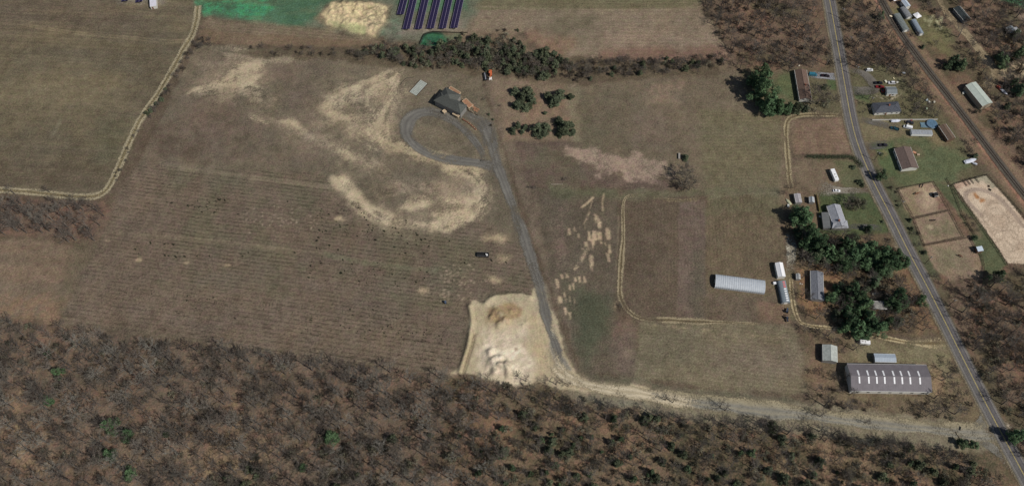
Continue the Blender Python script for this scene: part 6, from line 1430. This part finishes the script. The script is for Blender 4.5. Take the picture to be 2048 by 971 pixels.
for x, y, r in [(1910,120,12),(1925,128,11),(1898,128,9),(2010,118,12),(2000,112,9),(1764,28,9),(2040,105,11),(2043,175,12),(2030,165,9)]: ever(x, y, r, 'evergreen among the bare woods beyond the railway', 'pine', group='evergreens beyond the railway', zs=.8)
ALL += scatter([(1780,-80),(1860,-60),(1850,20),(1900,80),(1960,160),(1990,260),(2048,330),(2300,430),(2300,-80)], 4.6, dens=.55, kinds=(('brush',.75),('scrub',.25)), smin=.6, smax=1.0, seed=53, clump=.8)
ALL += scatter(  [(1645,-80),(1715,-60),(1760,30),(1810,100),(1840,150),(1800,145),(1710,135),(1690,100),(1675,20)], 4.6, dens=.55, kinds=(('brush',.85),('scrub',.15)), smin=.6, smax=1.0, seed=54)
ALL += scatter(  [(1890,590),(1960,560),(2020,575),(2300,560),(2300,1200),(2180,1140),(2060,930),(2030,890),(2000,830),(1940,720),(1900,640)], 4.6, dens=.55, kinds=(('brush',.75),('scrub',.25)), smin=.6, smax=1.1, seed=55, clump=.6)
# yards on the right
ALL += scatter([(1790,150),(1850,185),(1880,215),(1870,238),(1810,232),(1815,200),(1795,165)], 4.4, dens=.95, kinds=(('bare',.4),('brush',.6)), smin=.4, smax=.7, seed=25)
ALL += scatter([(1700,195),(1740,210),(1742,235),(1712,232)], 5, dens=.5, kinds=(('brush',1),), smin=.4, smax=.7, seed=26)
ALL += scatter([(1905,280),(1945,290),(1965,320),(1940,320),(1915,305)], 5, dens=.7, kinds=(('brush',.5),('cedar',.5)), smin=.7, smax=1.1, seed=27)
ALL += scatter([(1835,270),(1870,272),(1870,300),(1840,300)], 7, dens=.5, kinds=(('bare',1),), smin=.5, smax=.6, seed=28)
ALL += scatter([(1750,335),(1768,345),(1800,395),(1840,470),(1850,510),(1832,500),(1790,425),(1762,375)], 4, dens=.7, kinds=(('scrub',.5),('brush',.3),('cedar',.2)), smin=.4, smax=.75, seed=29)
ALL += scatter([(1918,425),(1935,425),(1955,465),(1940,465)], 4, dens=.7, kinds=(('brush',.8),('scrub',.2)), smin=.5, smax=.8, seed=30)
ALL += scatter([(1850,520),(1880,560),(1900,585),(1960,560),(1975,560),(1960,600),(1900,600),(1860,560)], 6, dens=.7, kinds=(('bare',.5),('brush',.5)), smin=.5, smax=.8, seed=31)
RW = [(1890,590),(1960,560),(2020,575),(2060,540),(2300,560),(2300,1200),(2180,1140),(2060,930),(2030,890),(2000,830),(1940,720),(1900,640)]
ALL += scatter(RW, 6.4, dens=.85, kinds=(('bare',.8),('brush',.2)), smin=.65, smax=1.0, seed=32, clump=.4)
ALL += scatter(RW, 5.5, dens=.38, kinds=(('scrub',.6),('brush',.4)), smin=.7, smax=1.2, seed=33, clump=1)
# wooded lot and barn surroundings
ALL += scatter([(1600,500),(1660,525),(1700,540),(1800,545),(1850,610),(1880,665),(1800,670),(1700,650),(1600,640),(1590,600),(1592,570),(1620,530)], 5.6, dens=.75, kinds=(('bare',.45),('brush',.35),('scrub',.2)), smin=.5, smax=.85, seed=34)
ALL += scatter([(1600,470),(1800,480),(1830,545),(1700,560),(1600,540)], 6, dens=.7, kinds=(('bare',.6),('scrub',.4)), smin=.6, smax=.8, seed=35)
ALL += scatter([(1595,655),(1660,662),(1715,690),(1725,705),(1700,715),(1640,692),(1610,680)], 5, dens=.8, kinds=(('brush',.7),('bare',.3)), smin=.5, smax=.9, seed=36)
ALL += scatter([(1622,725),(1640,730),(1690,750),(1700,785),(1860,792),(1900,800),(1950,840),(1925,845),(1800,835),(1640,815),(1630,790)], 4.4, dens=.97, kinds=(('bare',.35),('brush',.4),('scrub',.25)), smin=.5, smax=.85, seed=37)
ALL += scatter([(1900,690),(1960,800),(1985,850),(1960,840),(1900,740)], 5, dens=.5, kinds=(('bare',.6),('brush',.4)), smin=.4, smax=.6, seed=58)
ALL += scatter([(1872,705),(1905,715),(1945,790),(1960,820),(1930,830),(1880,770),(1885,740)], 4.6, dens=.95, kinds=(('brush',.5),('scrub',.3),('bare',.2)), smin=.5, smax=.9, seed=38)
ALL += scatter([(1558,365),(1605,362),(1608,385),(1560,392)], 5, dens=.8, kinds=(('bare',.6),('brush',.4)), smin=.5, smax=.65, seed=39)
ALL += scatter([(1590,530),(1604,530),(1608,556),(1594,556)], 4.5, dens=.9, kinds=(('bare',1),), smin=.4, smax=.6, seed=40)
for x, y, s in [(1035,752,.5),(1052,762,.6),(1090,766,.5),(1112,768,.6),(1135,772,.5),(975,757,.5),(1330,800,.55),(1345,805,.6),(1440,812,.6),(1450,820,.55),(1625,828,.6),(1640,832,.55),(1730,845,.5),(100,385,.6),(30,388,.7),(1395,148,.4)]:
    p = P(x, y); ALL.append((p.x, p.y, 'bare', s, random.uniform(0,6), random.randrange(6)))
ALL += scatter([(1000,800),(1300,850),(1700,890),(1900,920),(2000,1100),(900,1100),(900,880)], 9, dens=.4, kinds=(('pine',1),), smin=.28, smax=.6, seed=61, clump=1.6)
ALL += scatter([(1720,190),(1745,185),(1800,195),(1880,215),(1900,245),(1860,238),(1750,235),(1720,225)], 5, dens=.7, kinds=(('bare',.5),('brush',.5)), smin=.4, smax=.65, seed=62)
ALL += scatter([(1700,100),(1800,110),(1880,190),(1870,200),(1820,165),(1790,150),(1700,135)], 5.2, dens=.7, kinds=(('bare',.6),('brush',.4)), smin=.45, smax=.7, seed=63)
ALL += scatter([(1640,600),(1700,560),(1790,560),(1870,640),(1860,668),(1700,655)], 6.5, dens=.7, kinds=(('bare',1),), smin=.6, smax=.8, seed=64)
# individuals: the ~300 of each kind that show largest; the rest one object per kind
INFO = {'bare':('bare_tree','leafless grey brown tree','tree','leafless trees of the woods',300),'brush':('bare_shrub','leafless brown shrub','shrub','leafless shrubs among the trees',300),
        'scrub':('olive_shrub','olive green half leafless shrub','shrub','olive shrubs among the trees',300),'cedar':('wild_cedar','dark green wild cedar','cedar','wild cedars in hedgerow and scrub',300),'pine':('small_pine','small dark pine','pine','small pines in the southern scrub',300)}
H0 = {'bare':14,'brush':5,'scrub':5.6,'cedar':5.7,'pine':12}
NODES = {}
def scatter_object(name, label, kind, items):
    protos = bpy.data.collections.new(kind+'_sources')
    for i, (tm, cm) in enumerate(PT[kind]):
        bm = bmesh.new(); bm.from_mesh(tm); nf = len(bm.faces); bm.from_mesh(cm); bm.faces.ensure_lookup_table()
        for f in bm.faces[nf:]: f.material_index = 1
        me = bpy.data.meshes.new(kind+'_whole'); bm.to_mesh(me); bm.free(); me.materials.clear(); me.materials.append(tm.materials[0]); me.materials.append(cm.materials[0])
        o = bpy.data.objects.new('%s_source_%d' % (kind, i), me); protos.objects.link(o)
    me = bpy.data.meshes.new(name); me.from_pydata([(a[0], a[1], 0) for a in items], [], [])
    for nm, ty, vals in (('sc','FLOAT',[a[3] for a in items]),('rz','FLOAT',[a[4] for a in items]),('pick','INT',[a[5] for a in items])):
        at = me.attributes.new(nm, ty, 'POINT'); at.data.foreach_set('value', vals)
    o = bpy.data.objects.new(name, me); COL.objects.link(o); tag(o, label, INFO[kind][2], kind='stuff')
    ng = bpy.data.node_groups.new(name+'_nodes', 'GeometryNodeTree')
    ng.interface.new_socket('Geometry', in_out='INPUT', socket_type='NodeSocketGeometry'); ng.interface.new_socket('Geometry', in_out='OUTPUT', socket_type='NodeSocketGeometry')
    gi = ng.nodes.new('NodeGroupInput'); go = ng.nodes.new('NodeGroupOutput'); ip = ng.nodes.new('GeometryNodeInstanceOnPoints'); ci = ng.nodes.new('GeometryNodeCollectionInfo')
    ci.inputs['Collection'].default_value = protos; ci.inputs['Separate Children'].default_value = True; ci.inputs['Reset Children'].default_value = True
    def na(n, ty):
        x = ng.nodes.new('GeometryNodeInputNamedAttribute'); x.data_type = ty; x.inputs['Name'].default_value = n; return x.outputs['Attribute']
    cx = ng.nodes.new('ShaderNodeCombineXYZ')
    L = ng.links; L.new(gi.outputs[0], ip.inputs['Points']); L.new(ci.outputs[0], ip.inputs['Instance']); ip.inputs['Pick Instance'].default_value = True
    L.new(na('pick','INT'), ip.inputs['Instance Index']); L.new(na('rz','FLOAT'), cx.inputs['Z']); L.new(cx.outputs[0], ip.inputs['Rotation'])
    c2 = ng.nodes.new('ShaderNodeCombineXYZ'); s_ = na('sc','FLOAT')
    for k in range(3): L.new(s_, c2.inputs[k])
    L.new(c2.outputs[0], ip.inputs['Scale']); L.new(ip.outputs[0], go.inputs[0])
    md = o.modifiers.new('scatter', 'NODES'); md.node_group = ng
for kind in ('bare','brush','scrub','cedar','pine'):
    its = [a for a in ALL if a[2] == kind]
    def size(a):
        x, y, d = PX((a[0], a[1], H0[kind]*a[3]*.5)); inn = -8 < x < 2056 and -8 < y < 979
        return (1 if inn else 0, a[3]/d)
    its.sort(key=size, reverse=True); nm, lb, ct, gp, cap = INFO[kind]
    for a in its[:cap]: 
        if size(a)[0]: place(kind, a, a[3], lb+' '+{'bare':'standing in the brown winter woods','brush':'growing low among taller trees','scrub':'growing in the mixed scrub','cedar':'growing in hedgerow or scrub','pine':'half hidden in the mixed southern scrub'}[kind], ct, gp, nm, a[5]); a_in = 1
    rest = [a for a in its[:cap] if not size(a)[0]] + its[cap:]
    if rest: scatter_object('distant_'+{'bare':'bare_woods','brush':'bare_brush','scrub':'olive_scrub','cedar':'cedars','pine':'pines'}[kind], 'the remaining '+{'bare':'leafless trees of the woods','brush':'leafless undergrowth','scrub':'olive green undergrowth','cedar':'wild cedars','pine':'small pines'}[kind]+' massed together', kind, rest)
    print(kind, len(its))
# dark evergreen seedlings / weeds in the old nursery rows
TP = []
rnd = random.Random(11)
for (x, y) in [(441,400),(450,401),(437,399),(812,446),(813,441),(378,412),(400,413),(414,413),(405,425),(430,425),(477,428),(334,405),(343,406),(482,509),(486,513),(790,494),(798,507),(848,505),(848,556),(846,559),(812,507),(680,547),(684,546),(677,499),(691,463),(745,461),(640,461),(637,475),(635,482),(622,532),(618,555),(667,554),(652,561),(686,520),(652,462),(633,496),(575,403),(590,505),(660,490),(640,498),(1013,524),(983,521),(768,462),(797,466),(770,463),(930,525),(855,544),(900,482),(851,479),(842,478)]:
    TP.append((x+rnd.uniform(-1,1), y+rnd.uniform(-.6,.6), rnd.uniform(.9,1.5)))
for (x, y) in [(301,485),(330,488),(337,487),(343,497),(355,507),(331,511),(338,512),(352,514),(278,507),(370,513),(395,512),(420,512),(497,505),(347,489),(276,486),(271,498),(302,486)]: TP.append((x, y, rnd.uniform(.9,1.6)))
def rowpts(n, x0, x1, f, spread, s0, s1):
    for _ in range(n):
        x = rnd.uniform(x0, x1); TP.append((x, f(x)+round(rnd.uniform(-spread, spread)/4.6)*4.6+rnd.gauss(0,.5), rnd.uniform(s0, s1)))
rowpts(26, 375, 440, lambda x: 412+(x-400)*.12, 14, .5, .9); rowpts(34, 620, 740, lambda x: 440+(x-680)*.1, 34, .6, 1.1)
rowpts(26, 720, 860, lambda x: 470+(x-790)*.12, 16, .6, 1.1); rowpts(34, 590, 860, lambda x: 540+(x-720)*.12, 22, .6, 1.1)
rowpts(52, 330, 870, lambda x: 612+(x-400)*.085, 22, .5, 1.0); rowpts(44, 600, 900, lambda x: 660+(x-700)*.09, 16, .5, .95); rowpts(20, 200, 420, lambda x: 600+(x-300)*.1, 20, .4, .8)
for x, y, s in TP: place('tuft', P(x, y), s*.85, 'small dark evergreen seedling in the rows of the old nursery field', 'seedling', 'dark seedlings scattered in the nursery field', 'evergreen_seedling')
